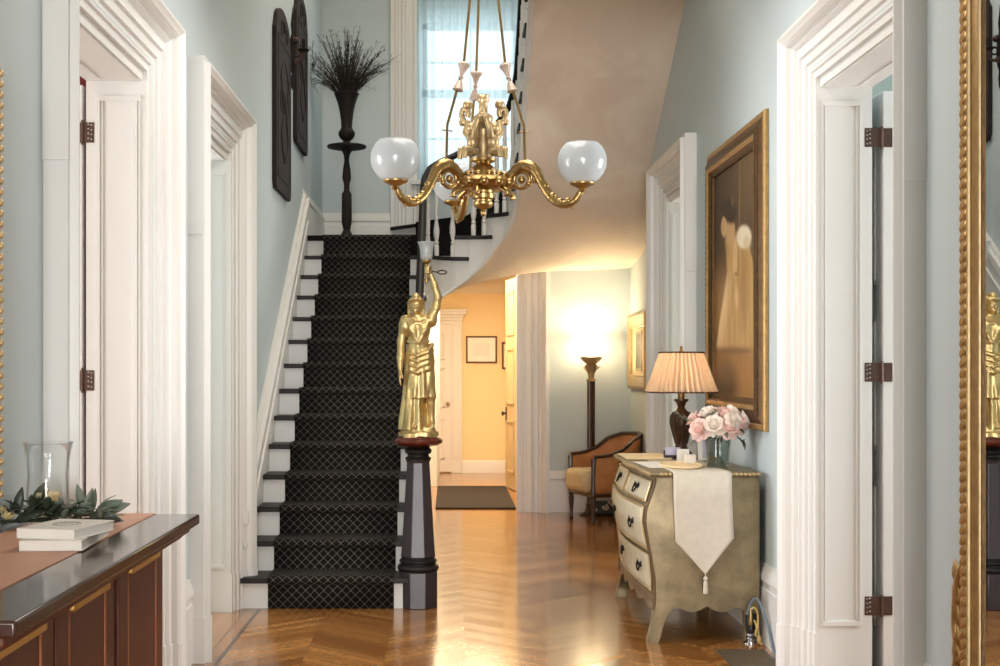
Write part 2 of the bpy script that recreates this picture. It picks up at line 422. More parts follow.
# ------------------------------------------------------------------ deep moulded door casings
PROF = [(-.0008, -.03), (-.0008, -.014), (.03, -.014), (.034, -.002), (.07, .002), (.074, .016), (.112, .02), (.116, .034), (.132, .028),
        (.136, .022), (.168, .026), (.174, .044), (.182, .052), (.19, .052), (.194, .078), (.204, .092), (.214, .098), (.226, .11), (.236, .11), (.24, .08), (.26, .08), (.26, 0)]
def casing(name, side, wx, ys, zt, depth, label, w=CW):
    y0, y1 = ys; d = 1 if side == 'L' else -1
    t = thing(name, label, 'door casing'); struct(t)
    def ring(u, v, z0=0.0):
        o = w-u
        return [(wx+d*v, y0+o, z0), (wx+d*v, y0+o, zt-o), (wx+d*v, y1-o, zt-o), (wx+d*v, y1-o, z0)]
    b = MB(); rs = [ring(u, v) for u, v in PROF]
    b.grid(lambda i, j: rs[i][j], len(rs), 4)
    b.build('casing', 'white', t, ang=20)
    # plinth blocks: the same section, a little prouder
    pb = MB()
    for yy, sg in ((y0, 1), (y1, -1)):
        pr = [(wx+d*(v+.006), yy+sg*(w-u)+(sg*.004 if u < .02 else 0)-(sg*.005 if u > .25 else 0)) for u, v in PROF]
        pb.prism(pr, lambda p, q, a: (p, q, a), 0, .235)
    pb.build('plinth', 'white', t, ang=20)
    # the outer back band is thicker above 2.18 m
    bb = MB()
    for yy, sg in ((y0, -1), (y1, 1)):
        bb.bx(min(wx, wx+d*.083), max(wx, wx+d*.083), min(yy, yy+sg*.008), max(yy, yy+sg*.008), 2.18, zt+.006)
    bb.bx(min(wx, wx+d*.083), max(wx, wx+d*.083), y0, y1, zt, zt+.008)
    bb.build('back_band', 'white', t)
    # panelled reveals
    jb = MB(); xi = wx-d*.02; xo = wx-d*depth
    a0, a1 = min(xi, xo), max(xi, xo)
    jb.bx(a0, a1, y0+w-.02, y0+w, 0, zt-w); jb.bx(a0, a1, y1-w, y1-w+.02, 0, zt-w); jb.bx(a0, a1, y0+w-.02, y1-w+.02, zt-w, zt-w+.02); jb.bx(min(xo, wx-d*.034), max(xo, wx-d*.034), y0+w-.02, y1-w+.02, zt-w-.045, zt-w+.01)
    for yy, sg in ((y0+w, 1), (y1-w, -1)):
        for dx in (.045, depth-.075):
            x = wx-d*dx
            for k, tt in ((0, .006), (.012, .010), (.024, .005)):
                jb.bx(min(x-d*k, x-d*(k+.010)), max(x-d*k, x-d*(k+.010)), min(yy, yy+sg*tt), max(yy, yy+sg*tt), .28, zt-w-.135)
        for z in (.27, zt-w-.135):
            x0_, x1_ = wx-d*.045, wx-d*(depth-.05)
            jb.bx(min(x0_, x1_), max(x0_, x1_), min(yy, yy+sg*.009), max(yy, yy+sg*.009), z, z+.022)
    for dx in (.045, depth-.075):
        x = wx-d*dx; jb.bx(min(x, x-d*.03), max(x, x-d*.03), y0+w+.05, y1-w-.05, zt-w-.053, zt-w-.045)
    jb.build('jamb', 'white', t)
    return t
casing('trim_1', 'L', XL, D1, LT, .285, 'tall white moulded casing of the nearer doorway in the left wall')
casing('trim_2', 'L', XL, D2, LT, .285, 'tall white moulded casing of the left doorway beside the foot of the stairs')
casing('trim_3', 'R', XR, R1, RT, .285, 'tall white moulded casing of the nearer doorway in the right wall')
casing('trim_4', 'R', XR, R2, RT, .285, 'tall white moulded casing of the right doorway behind the pleated lamp')

# door leaves folded right back into the side rooms, hinged on the far jambs
def door_leaf(name, side, ys, zt, gap, label, hz, hmat):
    d = 1 if side == 'L' else -1
    wx = XL if side == 'L' else XR
    yj = ys[1]-CW; xh = wx-d*.285
    x0 = xh-d*gap; x1 = x0-d*.048; y0 = yj+.004; y1 = yj+1.15; z1 = zt-CW-.062
    t = thing(name, label, 'door'); struct(t)
    if side == 'L':          # this one stands open at a right angle
        b = MB(); b.bx(x0-1.15, x0, y0+.002, y0+.047, .01, z1); b.build('door_leaf', 'white', t, bevel=.003)
        x1 = x0-.06
    else:
      b = MB(); b.bx(min(x0, x1), max(x0, x1), y0, y1, .01, z1)
      b.build('door_leaf', 'white', t, bevel=.003)
    b = MB()
    for za, zb in ((.25, .95), (1.1, 1.75), (1.9, z1-.15)):
        for ya, yb in ((y0+.10, y0+.50), (y0+.62, y0+1.03)):
            for q in ((ya, yb, za, za+.03), (ya, yb, zb-.03, zb), (ya, ya+.03, za, zb), (yb-.03, yb, za, zb)):
                if side == 'L': b.bx(x0-(q[1]-y0), x0-(q[0]-y0), y0-.008, y0+.004, q[2], q[3])
                else: b.bx(min(x0, x0+d*.012), max(x0, x0+d*.012), *q)
    b.build('panel_moulding', 'white', t, bevel=.004)
    for z in hz:
        h = thing('hinge', None, None); h.parent = t
        b = MB(); a = xh+d*.036; c = xh-d*(gap*.8)
        b.bx(min(a, c), max(a, c), yj-.003, yj, z-.045, z+.045)
        b.bx(min(c-d*.004, x1+d*.002), max(c-d*.004, x1+d*.002), yj, yj+.004, z-.045, z+.045)
        o = b.build('hinge_leaf', hmat, h, bevel=.001)
        o['label'] = 'bronze hinge plate'
        b = MB(); b.lathe([(.006, z-.048), (.006, z+.048)], (c-d*.002, yj-.004, 0), 10)
        for zz in (z-.05, z+.05): b.ball((c-d*.002, yj-.004, zz), .006, 8, 5)
        b.build('hinge_pin', hmat, h)
        b = MB()
        for zz in (-.03, -.008, .012, .032):
            for xx in (.010, .024): b.ball((xh+d*xx, yj-.004, z+zz+(.004 if xx < .02 else 0)), (.0042, .002, .0042), 8, 5)
        b.build('screw', 'chrome', h)
    return t
door_leaf('door_1', 'L', D1, LT, .018, 'white panelled door standing open inside the nearer left doorway', (2.545, 1.445, .34), 'hinge')
door_leaf('door_2', 'R', R1, RT, .055, 'white panelled door folded back through the nearer right doorway', (2.60, 1.48, .365), 'hinge')

# ------------------------------------------------------------------ baseboards
BP = [(0, 0), (.026, 0), (.026, .30), (.020, .305), (.020, .335), (.030, .345), (.030, .365), (.022, .385), (.012, .41), (.010, .43), (0, .43)]
def baseboard(name, segs, z=0.0, label='tall white moulded baseboard', prof=BP):
    b = MB()
    for (p, q, nrm) in segs:
        b.prism(prof, lambda v, zz, a: (a[0]+nrm[0]*v, a[1]+nrm[1]*v, z+zz), p, q)
    return struct(b.build(name, 'white', None, ang=25), label, 'baseboard')
baseboard('baseboard_left', [((XL, YF), (XL, D1[0]), (1, 0)), ((XL, D1[1]), (XL, D2[0]), (1, 0))], label='white baseboard along the left wall')
baseboard('baseboard_right', [((XR, YF), (XR, R1[0]), (-1, 0)), ((XR, R1[1]), (XR, R2[0]), (-1, 0)), ((XR, R2[1]), (XR, 11.3), (-1, 0)), ((XR2, 11.3), (XR2, YB), (-1, 0))], label='white baseboard along the right wall')
baseboard('baseboard_back', [((1.03, YB), (XR2, YB), (0, -1))], label='white baseboard under the floor lamp on the back wall')
baseboard('baseboard_landing', [((XL, YB), (-.62, YB), (0, -1)), ((XL, 11.75), (XL, YB), (1, 0))], z=14*R_, label='white baseboard around the stair landing')

# casing of the passage opening
t = thing('trim_5', 'white fluted casing of the passage opening under the stairs', 'door casing'); struct(t)
b = MB()
pr = [(.70+u*1.28, YB-v*.95) for u, v in PROF]
b.prism(pr+[(.70+.26*1.28, YB+.0), (.70, YB+.2)], lambda p, q, a: (p, q, a), 0, 2.6)
b.build('casing', 'white', t, ang=20)
b = MB(); b.bx(1.033, 1.041, YB-.076, YB, 1.895, 2.6); b.build('back_band', 'white', t)
b = MB(); b.bx(.70, .765, YB+.06, YB+.26, 0, 2.6); b.bx(-.28, -.272, YB-.01, YB+.26, 0, 2.6); b.build('jamb', 'white', t)

# ------------------------------------------------------------------ passage under the stairs
PY, PC = 18.6, 2.74
b = MB(); b.bx(-1.6, 1.6, PY, PY+.2, 0, PC); b.bx(-1.7, -1.6, YB+.26, PY, 0, PC); b.bx(1.5, 1.6, YB+.26, PY, 0, PC)
struct(b.build('wall_passage', 'yellow'), 'honey yellow wall at the far end of the passage', 'wall')
b = MB(); b.bx(-1.7, 1.6, YB, PY+.2, PC, PC+.1)
struct(b.build('ceiling_passage', 'ceilpaint'), 'ceiling of the passage', 'ceiling')
baseboard('baseboard_passage', [((.175, PY), (1.5, PY), (0, -1))], label='white baseboard below the framed print in the passage', prof=[(0, 0), (.02, 0), (.02, .14), (.012, .17), (0, .18)])
b = MB()
b.prism([(0, 0), (.10, 0), (.09, -.03), (.05, -.07), (.03, -.13), (.02, -.16), (0, -.18)], lambda v, zz, a: (a, PY-v, PC+zz), -1.6, 1.5)
struct(b.build('trim_6', 'ceilpaint', None, ang=25), 'crown moulding at the end of the passage', 'moulding')
# inner jamb of the vestibule
b = MB(); b.bx(-.30, -.135, 16.42, 16.6, 0, PC)
for k in range(3): b.bx(-.165+.012*k, -.155+.012*k, 16.40, 16.42, 0, PC)
struct(b.build('trim_7', 'white', None, bevel=.004), 'narrow white jamb beside the passage door', 'door casing')
# the white panelled door in the far yellow wall
t = thing('door_3', 'white panelled door in the yellow wall at the end of the passage', 'door', (0, PY, 0)); struct(t)
b = MB(); b.bx(-.80, .014, -.045, -.002, .02, 2.12); b.build('door_leaf', 'white', t)
b = MB()
for za, zb in ((.2, .78), (.93, 1.5), (1.62, 1.98)):
    for xa, xb in ((-.72, -.44), (-.36, -.08)):
        for q in ((xa, xb, za, za+.025), (xa, xb, zb-.025, zb), (xa, xa+.025, za, zb), (xb-.025, xb, za, zb)):
            b.bx(q[0], q[1], -.058, -.045, q[2], q[3])
b.build('panel_moulding', 'white', t, bevel=.004)
b = MB(); b.lathe([(.02, 0), (.02, .01), (.01, .015), (.01, .035), (.024, .045), (.026, .058), (.012, .068), (0, .069)], (-.03, -.045, .99), 14, Matrix.Rotation(PI/2, 4, 'X'))
b.build('door_knob', 'brass', t)
b = MB(); b.bx(-.96, -.80, -.06, 0, 0, 2.13); b.bx(.014, .17, -.06, 0, 0, 2.13); b.bx(.05, .135, -.075, -.06, .2, 2.1)
b.build('casing', 'white', t, bevel=.006)
b = MB()
for dx, dy, z0, z1 in ((0, .06, 2.12, 2.18), (.01, .075, 2.18, 2.22), (.025, .095, 2.22, 2.26), (.06, .13, 2.26, 2.30), (.075, .145, 2.30, 2.335)):
    b.bx(-.96-dx, .17+dx, -dy, 0, z0, z1)
b.build('head_cornice', 'white', t, bevel=.005)
# door folded against the passage side, its honey colour holding the passage light
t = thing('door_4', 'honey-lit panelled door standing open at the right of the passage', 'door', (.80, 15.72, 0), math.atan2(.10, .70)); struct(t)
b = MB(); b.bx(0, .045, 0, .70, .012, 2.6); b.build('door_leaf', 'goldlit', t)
b = MB()
for za, zb in ((.2, .85), (1.05, 1.75), (1.9, 2.45)):
    for q in ((.12, .58, za, za+.03), (.12, .58, zb-.03, zb), (.12, .15, za, zb), (.55, .58, za, zb)):
        b.bx(-.012, 0, *q)
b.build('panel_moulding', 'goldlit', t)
b = MB(); b.bx(-.006, 0, .60, .68, .83, 1.01); b.lathe([(.012, 0), (.012, .03), (.028, .04), (.028, .06), (0, .066)], (-.0, .64, .93), 12, Matrix.Rotation(-PI/2, 4, 'Y'))
b.build('door_knob', 'blackplastic', t)
b = MB(); b.bx(-.155, .70, 13.82, 16.38, .0005, .016)
o = b.build('door_mat', 'mat'); tag(o, 'large dark brown mat filling the passage floor', 'mat')

def flat_frame(name, label, cat, x0, x1, z0, z1, y, fw, fm, art=None, mount='paper'):
    t = thing(name, label, cat, ((x0+x1)/2, y, (z0+z1)/2)); hx, hz = (x1-x0)/2, (z1-z0)/2
    b = MB(); rs = [(0, 0), (0, -.03), (.3, -.034), (.7, -.026), (1, -.018), (1, -.005)]
    b.grid(lambda i, j: (((-1, 1, 1, -1)[j])*(hx-rs[i][0]*fw), rs[i][1], ((-1, -1, 1, 1)[j])*(hz-rs[i][0]*fw)), 6, 4, False, True)
    b.build('frame', fm, t, ang=25)
    b = MB(); b.bx(-hx+fw*.9, hx-fw*.9, -.010, -.004, -hz+fw*.9, hz-fw*.9); b.build('mount', mount, t)
    if art:
        m_ = art; b = MB(); b.bx(-hx+m_, hx-m_, -.012, -.0095, -hz+m_, hz-m_); b.build('print', 'print', t)
    return t
flat_frame('framed_print', 'small framed print with white mount centred on the passage end wall', 'picture', .229, .672, 1.571, 1.957, PY-.002, .022, 'brownframe', .10)
flat_frame('framed_print', 'red-brown framed picture half hidden behind the honey-lit door', 'picture', .742, 1.1, 1.486, 1.87, PY-.002, .024, 'redframe', .08)

# ------------------------------------------------------------------ the window over the landing
t = thing('window_1', 'tall white sash window above the stair landing', 'window', (0, YB, 0)); struct(t)
b = MB()
for x0, x1 in ((WX0, WX0+.07), (WX1-.07, WX1)): b.bx(x0, x1, .10, .16, WZ0, WZ1)
for z0, z1 in ((WZ0, WZ0+.09), (4.34, 4.42), (WZ1-.5, WZ1-.42)): b.bx(WX0, WX1, .10, .16, z0, z1)
b.bx(WX0, WX1, .09, .17, WZ1-.44, WZ1); b.build('sash_frame', 'white', t, bevel=.004)
b = MB(); b.bx(.205, .225, .115, .145, WZ0, WZ1-.4); b.bx(WX0, WX1, .115, .145, 4.70, 4.715); b.bx(WX0, WX1, .115, .145, 3.9, 3.915); b.build('glazing_bar', 'white', t)
b = MB(); b.bx(WX0, WX1, .128, .132, WZ0, WZ1-.4); b.build('pane', 'glass', t)
b = MB()
for xx, d in ((-.62, 1), (1.06, -1)):
    for k, (u, v) in enumerate(((0, .05), (.05, .065), (.08, .04), (.12, .055), (.16, .035), (.24, .05), (.28, .02))):
        e = (.05, .08, .12, .16, .24, .28, .32)[k]
        b.bx(min(xx+d*u, xx+d*e), max(xx+d*u, xx+d*e), -v, 0, 2.74, WZ1+.3)
b.bx(-.62, 1.06, -.06, 0, WZ1, WZ1+.3); b.build('casing', 'white', t, bevel=.005)
b = MB(); b.bx(-.4, .84, -.09, .1, WZ0-.05, WZ0); b.build('sill', 'white', t, bevel=.006)
b = MB(); 
def cf(i, j):
    x = -.34+1.12*i/150; z = 3.40+(WZ1+.08-3.40)*j/6
    return (x, YB-.075+.016*math.sin(i*.55+.4*math.sin(i*.13))+.006*math.sin(i*1.7+j), z)
b.grid(cf, 151, 7)
o = b.build('sheer_curtain', 'sheer', None, ang=80); tag(o, 'pale blue sheer curtain hanging over the landing window', 'curtain')
b = MB(); b.tube([(-.40, YB-.075, WZ1+.1), (.84, YB-.075, WZ1+.1)], .012, 8)
for x in (-.41, .85): b.ball((x, YB-.075, WZ1+.1), .022)
b.bx(-.37, -.36, YB-.075, YB, WZ1+.095, WZ1+.105); b.bx(.80, .81, YB-.075, YB, WZ1+.095, WZ1+.105)
tag(b.build('curtain_rod', 'brass'), 'thin brass rod carrying the sheer curtain at the landing window', 'curtain rod')

# ================================================================== STAIRCASE
st = thing('staircase', 'white staircase with dark treads curving up over the passage', 'staircase')
yr = lambda n: Y0+.025+(n-1)*G          # riser plane of step n (straight flight)
WELL = [(-.235, 8.10), (-.235, 9.5), (-.235, 11.0), (-.23, 11.25), (-.185, 11.45), (-.09, 11.575), (.03, 11.63), (.17, 11.64), (.29, 11.63), (.385, 11.595),
        (.47, 11.535), (.53, 11.45), (.565, 11.30), (.58, 11.10), (.58, 10.57), (.58, 10.05), (.58, 9.5), (.58, 8.8)]
BOT = [0, 0, 0, 1.90, 2.02, 2.13, 2.21, 2.31, 2.42, 2.54, 2.65, 2.74, 2.85, 2.95, 3.18, 3.54, 3.92, 4.42]
# riser lines: well end -> outer end
RL = {13: ((-.17, 11.484), (XL, 11.484)), 14: ((.17, 11.64), (XL, 11.765)), 15: ((.385, 11.595), (-.56, 12.68)), 16: ((.53, 11.45), (.2, YB)),
      17: ((.58, 10.98), (1.25, YB)), 18: ((.58, 10.60), (XR2, 13.05)), 19: ((.58, 10.34), (XR2, 12.3)), 20: ((.58, 10.06), (XR2, 11.6)), 21: ((.58, 9.78), (XR, 11.0)),
      22: ((.58, 9.50), (XR, 10.55)), 23: ((.58, 9.23), (XR, 10.15)), 24: ((.58, 8.95), (XR, 9.78)), 25: ((.58, 8.80), (XR, 9.5))}
def lp(a, c, t): return (a[0]+(c[0]-a[0])*t, a[1]+(c[1]-a[1])*t)
def tread_poly(n):
    a, c = RL[n], RL[n+1]; mid = []
    if n == 14: return [a[0], a[1], (XL, YB), (-.56, YB), c[1], c[0], (.29, 11.63)]
    if n == 15: return [a[0], a[1], (-.56, YB), c[1], c[0], (.47, 11.535)]
    if n == 13: return [a[0], a[1], c[1], c[0], (.03, 11.63), (-.10, 11.575)]
    if n == 16: return [a[0], a[1], c[1], c[0], (.58, 11.1), (.565, 11.30)]
    if n == 17: return [a[0], a[1], (XR2, YB), c[1], c[0]]
    if n == 20: return [a[0], a[1], (XR2, 11.3), (XR, 11.3), c[1], c[0]]
    return [a[0], a[1], c[1], c[0]]
def grow(poly, a, nose):
    # push the nosing edge forward and the well end outwards
    cx = sum(p[0] for p in poly)/len(poly); cy = sum(p[1] for p in poly)/len(poly)
    d = Vector((poly[1][0]-poly[0][0], poly[1][1]-poly[0][1])); nrm = Vector((d.y, -d.x)).normalized()
    if nrm.dot(Vector((cx-poly[0][0], cy-poly[0][1]))) > 0: nrm = -nrm
    out = [(poly[0][0]+nrm.x*nose, poly[0][1]+nrm.y*nose), (poly[1][0]+nrm.x*nose, poly[1][1]+nrm.y*nose)]+list(poly[2:])
    return out
for n in range(1, 25):
    z = n*R_
    b = MB(); r = MB()
    if n <= 12:
        b.bx(XL if n > 1 else -1.315, -.20, yr(n)-.032, yr(n+1)+.01, z-.033, z)
        r.bx(XL if n > 1 else -1.312, -.235, yr(n), yr(n)+.02, z-R_, z-.032)
    else:
        b.prism(grow(tread_poly(n), 0, .032), lambda p, q, a: (p, q, a), z-.033, z)
        a, c = RL[n]; d = Vector((c[0]-a[0], c[1]-a[1])).normalized(); k = Vector((-d.y, d.x))*.01
        r.prism([(a[0]+k.x, a[1]+k.y), (c[0]+k.x, c[1]+k.y), (c[0]-k.x, c[1]-k.y), (a[0]-k.x, a[1]-k.y)], lambda p, q, w: (p, q, w), z-R_, z-.032)
    b.build('tread', 'darkwood', st, bevel=.006); r.build('riser', 'white', st)
# outer left side of the first winder
b = MB(); b.bx(-.575, -.56, 12.68, YB, 14*R_, 15*R_-.03); b.build('riser', 'white', st)
# tread returns over the open string, dark, on the winders and the upper flight
wellv = [Vector((x, y, 0)) for x, y in WELL]
wl = [0]
for i in range(1, len(WELL)): wl.append(wl[-1]+(wellv[i]-wellv[i-1]).length)
def wp(s):
    return Vector((interp(s, wl, [p[0] for p in WELL]), interp(s, wl, [p[1] for p in WELL]), 0))
def wn_(s):
    d = (wp(min(s+.03, wl[-1]))-wp(max(s-.03, 0))).normalized(); return Vector((d.y, -d.x, 0))   # towards the open well
def s_of(pt):
    best = min(range(0, 4001), key=lambda i: (wp(wl[-1]*i/4000)-Vector((pt[0], pt[1], 0))).length)
    return wl[-1]*best/4000
SR = {n: s_of(RL[n][0]) for n in RL}
for n in range(1, 13): SR[n] = yr(n)-8.10
for n in range(13, 25):
    z = n*R_; s0 = SR[n]-.035; s1 = SR[n+1]; k = 8
    pts_i = []; pts_o = []
    for i in range(k+1):
        s = s0+(s1-s0)*i/k; p = wp(s); w = wn_(s); pts_i.append(p-w*.05); pts_o.append(p+w*.035)
    poly = [(p.x, p.y) for p in pts_i]+[(p.x, p.y) for p in reversed(pts_o)]
    b = MB(); b.prism(poly, lambda p, q, a: (p, q, a), z-.033, z+.001); b.build('tread_return', 'darkwood', st, bevel=.004)
# string: white face from the soffit edge up to the treads
b = MB(); NS = 260
def topz(s):
    n = max([k for k in SR if SR[k] <= s+1e-6] or [0]); return n*R_-.03
ss = sorted(set([wl[-1]*i/NS for i in range(NS+1)]+[SR[k]-1e-4 for k in SR if 0 < SR[k] < wl[-1]]+[SR[k]+1e-4 for k in SR if 0 <= SR[k] < wl[-1]]))
cols = []
for s in ss:
    p = wp(s); w = wn_(s); zb = interp(s, wl, BOT) if s > wl[3] else max(0, interp(s, wl, BOT)) ; zt = max(topz(s), zb+.01)
    if s <= wl[2]: zb = 0
    elif s < wl[3]: zb = 1.85
    cols.append([(p+w*.012)+Vector((0, 0, zb-.012)), (p+w*.012)+Vector((0, 0, zt)), (p-w*.02)+Vector((0, 0, zt)), (p-w*.02)+Vector((0, 0, zb-.012))])
b.grid(lambda i, j: cols[i][j], len(cols), 4, False, True); b.build('string_panel', 'white', st, ang=30)
# bead along the bottom edge of the string
b = MB(); pts = []
for s in np.linspace(wl[3], wl[-1], 90):
    p = wp(s)+wn_(s)*.014; pts.append((p.x, p.y, interp(s, wl, BOT)-.004))
b.tube(pts, .013, 8); b.build('string_bead', 'white', st)
# spandrel panel under the straight flight
b = MB(); b.prism([(8.2, 0), (YB, 0), (YB, 2.55), (11.7, 2.30), (11.2, 1.95), (8.2, .12)], lambda y, z, a: (a, y, z), -.27, -.24); b.build('spandrel_panel', 'white', st)
# curving soffit painted with clouds
sI = list(np.linspace(wl[3]-.1, wl[-1], 60))
IN = [Vector((wp(s).x, wp(s).y, interp(s, wl, BOT[:2]+[1.8]+BOT[3:]))) for s in sI]
OUT = catmull([(-.30, YB, 2.5), (-.05, YB, 2.5), (.30, YB, 2.5), (.7, YB, 2.5), (1.15, YB, 2.51), (1.6, YB, 2.52), (1.88, YB, 2.54), (1.89, 13.0, 2.58), (1.89, 12.4, 2.68), (1.88, 11.9, 2.88), (1.85, 11.45, 3.12), (1.745, 11.1, 3.33), (1.74, 10.6, 3.62), (1.74, 10.1, 3.90), (1.74, 9.57, 4.21), (1.74, 9.0, 4.56)], 6)
def outp(t):
    f = t*(len(OUT)-1); i = min(int(f), len(OUT)-2); return OUT[i].lerp(OUT[i+1], f-i)
b = MB(); NW = 16
def sf(i, j):
    a = IN[i]; c = outp((i/59)**.92); t = j/NW; p = a.lerp(c, t); p.z += -.05*math.sin(PI*t)*min(1, i/20) * (1 if i < 40 else .6)
    return p
b.grid(sf, 60, NW+1); o = b.build('soffit', 'mural', st, ang=80); o['label'] = 'smooth underside painted with faint beige clouds'
# wall string (sloping skirting) on the left wall
sl = G and R_/G
def zn(y): return R_+(y-Y0)*sl
b = MB(); ya, yb = 8.15, 11.73
b.prism([(ya, zn(ya)-.45), (yb, zn(yb)-.45), (yb, zn(yb)+.30), (ya, zn(ya)+.30)], lambda y, z, a: (a, y, z), XL, XL+.045)
b.prism([(ya, zn(ya)+.28), (yb, zn(yb)+.28), (yb, zn(yb)+.36), (ya, zn(ya)+.36)], lambda y, z, a: (a, y, z), XL, XL+.066)
b.prism([(ya, zn(ya)+.35), (yb, zn(yb)+.35), (yb, zn(yb)+.40), (ya, zn(ya)+.40)], lambda y, z, a: (a, y, z), XL, XL+.035)
b.prism([(ya, zn(ya)+.13), (yb, zn(yb)+.13), (yb, zn(yb)+.16), (ya, zn(ya)+.16)], lambda y, z, a: (a, y, z), XL, XL+.058)
b.build('wall_string', 'white', st, bevel=.006)

# balusters and handrail
def smooth_nose(s):     # smoothed height of the pitch line along the well
    ks = sorted(SR); return interp(s, [SR[k] for k in ks], [k*R_ for k in ks])
ks = list(np.linspace(.12, SR[13]-.1, 14))+list(np.linspace(SR[13], wl[-1], 60))
rail_h = lambda s: smooth_nose(s)+interp(s, [0, 1.2, SR[13], SR[15], SR[17], wl[-1]], [.68, .76, .80, .74, .84, .86])
RP = []
for s in np.linspace(.12, wl[-1], 110):
    p = wp(s)+wn_(s)*.008; z = np.mean([rail_h(min(max(s+q, .05), wl[-1])) for q in (-.2, -.1, 0, .1, .2)])
    RP.append((p.x, p.y, z))
b = MB(); b.tube(RP, .032, 10, (1.0, .85)); b.build('handrail', 'darkwood', st, ang=60)
def baluster(p, z0, z1):
    h = z1-z0; pr = [(.022, 0), (.022, .12), (.015, .135), (.024, .15), (.015, .165), (.019, .19), (.027, .25), (.026, .30), (.014, .40), (.020, .415), (.014, .43), (.017, .46), (.020, .60), (.016, .85), (.014, 1)]
    b = MB(); b.lathe([(r, z*h if z > .2 else z*min(h, .85)) for r, z in pr], (p.x, p.y, z0), 10); return b.build('baluster', 'white', st, ang=40)
for n in range(1, 25):
    s0 = SR[n]; s1 = SR[n+1] if n+1 in SR else s0+G
    for f in ((.25, .75) if n < 13 or n > 16 else (.18, .62)):
        s = s0+(s1-s0)*f
        if n == 1 and f < .5: continue
        p = wp(s)
        zr = min(RP, key=lambda q: (q[0]-p.x)**2+(q[1]-p.y)**2)[2]
        baluster(p, n*R_, zr-.015)

# ------------------------------------------------------------------ stair carpet
b = MB(); cx0, cx1 = -1.135, -.350; prof = []
for n in range(1, 14):
    zb, zt, y = (n-1)*R_, n*R_, yr(n)
    prof += [(y-.014, zb+(.013 if n > 1 else .001)), (y-.014, zt-.045), (y-.030, zt-.036), (y-.044, zt-.022), (y-.046, zt-.004), (y-.036, zt+.010), (y-.02, zt+.013)]
y14 = 11.672
prof += [(y14-.014, 13*R_+.013), (y14-.014, 14*R_-.045), (y14-.03, 14*R_-.036), (y14-.044, 14*R_-.022), (y14-.046, 14*R_-.004), (y14-.03, 14*R_+.012), (y14+.2, 14*R_+.0145)]
acc = [0]
for i in range(1, len(prof)): acc.append(acc[-1]+math.dist(prof[i], prof[i-1]))
xs = [cx0, (cx0+cx1)/2, cx1]
b.grid(lambda i, j: (xs[j], prof[i][0], prof[i][1]), len(prof), 3, uvf=lambda i, j: (xs[j], acc[i]))
run = thing('stair_runner', 'black carpet runner with cream trellis pattern climbing the stairs', 'carpet')
b.build('runner_strip', 'carpet', run, ang=50, solid=.012, soff=-1, uv=True)
b = MB(); z = 14*R_
a, c = RL[14]
b.prism([lp(a, c, .10), lp(a, c, 1.0)]+[(XL+.03, YB-.03), (-.60, YB-.03), (-.60, 12.68), lp(RL[15][0], RL[15][1], .10)], lambda p, q, w: (p, q, w), z+.001, z+.013)
for n in range(13, 25):
    z = n*R_; a, c = RL[n]; t0, t1 = .10, (.72 if n == 15 else .97)
    if n < 15: t1 = .72 if n == 13 else .999
    p0, p1 = lp(a, c, t0), lp(a, c, t1)
    d = Vector((p1[0]-p0[0], p1[1]-p0[1])).normalized(); k = Vector((d.y, -d.x))
    if k.dot(Vector((p0[0]-sum(q[0] for q in tread_poly(n))/4, p0[1]-sum(q[1] for q in tread_poly(n))/4))) < 0 and n > 14: pass
    if n >= 14:
        cen = Vector((sum(q[0] for q in tread_poly(n))/len(tread_poly(n)), sum(q[1] for q in tread_poly(n))/len(tread_poly(n))))
        if k.dot(cen-Vector(p0)) > 0: k = -k
        for ta, tb in (((.10, .345), (.872, .999)) if n == 14 else ((t0, t1),)):
            e0, e1 = lp(a, c, ta), lp(a, c, tb)
            b.prism([(e0[0]+k.x*.040, e0[1]+k.y*.040), (e1[0]+k.x*.040, e1[1]+k.y*.040), (e1[0]-k.x*.005, e1[1]-k.y*.005), (e0[0]-k.x*.005, e0[1]-k.y*.005)], lambda p, q, w: (p, q, w), z-R_+.013 if ta < .8 else z-.034, z+.013)
    if n >= 15 and n < 24:
        a2, c2 = RL[n+1]; q0, q1 = lp(a2, c2, t0), lp(a2, c2, .72 if n == 14 else .97)
        b.prism([p0, p1, q1, q0], lambda p, q, w: (p, q, w), z+.001, z+.013)
b.build('landing_carpet', 'carpetplain', run)
# ================================================================== NEWEL POST AND STATUE
NX, NY = -.20, 8.19
t = thing('newel_post', 'tapered octagonal dark newel post at the foot of the stairs', 'newel post', (NX, NY, 0))
def octa(name, prof, mt, bev=.004, n=8, rot=PI/8):
    b = MB(); b.lathe(prof, (0, 0, 0), n, None, rot); return b.build(name, mt, t, ang=25, bevel=bev)
k8 = 1/math.cos(PI/8)
octa('base', [(.120*k8, 0), (.120*k8, .225)], 'newel')
b = MB(); b.lathe([(.10, .222), (.125, .228), (.132, .245), (.125, .262), (.110, .266), (.108, .274), (.118, .284), (.118, .294), (.104, .304), (.100, .318), (.085, .324)], (0, 0, 0), 32); b.build('ring_moulding', 'darkwood', t)
octa('shaft', [(.108*k8, .316), (.103*k8, .36), (.070*k8, .905), (.078*k8, .925)], 'newel')
b = MB(); b.lathe([(.06, .915), (.078, .920), (.082, .935), (.068, .943), (.066, .955), (.082, .966), (.086, .985), (.070, .998), (.085, 1.012)], (0, 0, 0), 28); b.build('neck_moulding', 'darkwood', t)
o = octa('cap', [(.085, 1.008), (.125, 1.014), (.152, 1.030), (.155, 1.048), (.140, 1.058), (.135, 1.065)], 'newelcap', .003, 32); o['label'] = 'red-brown polished wooden cap'

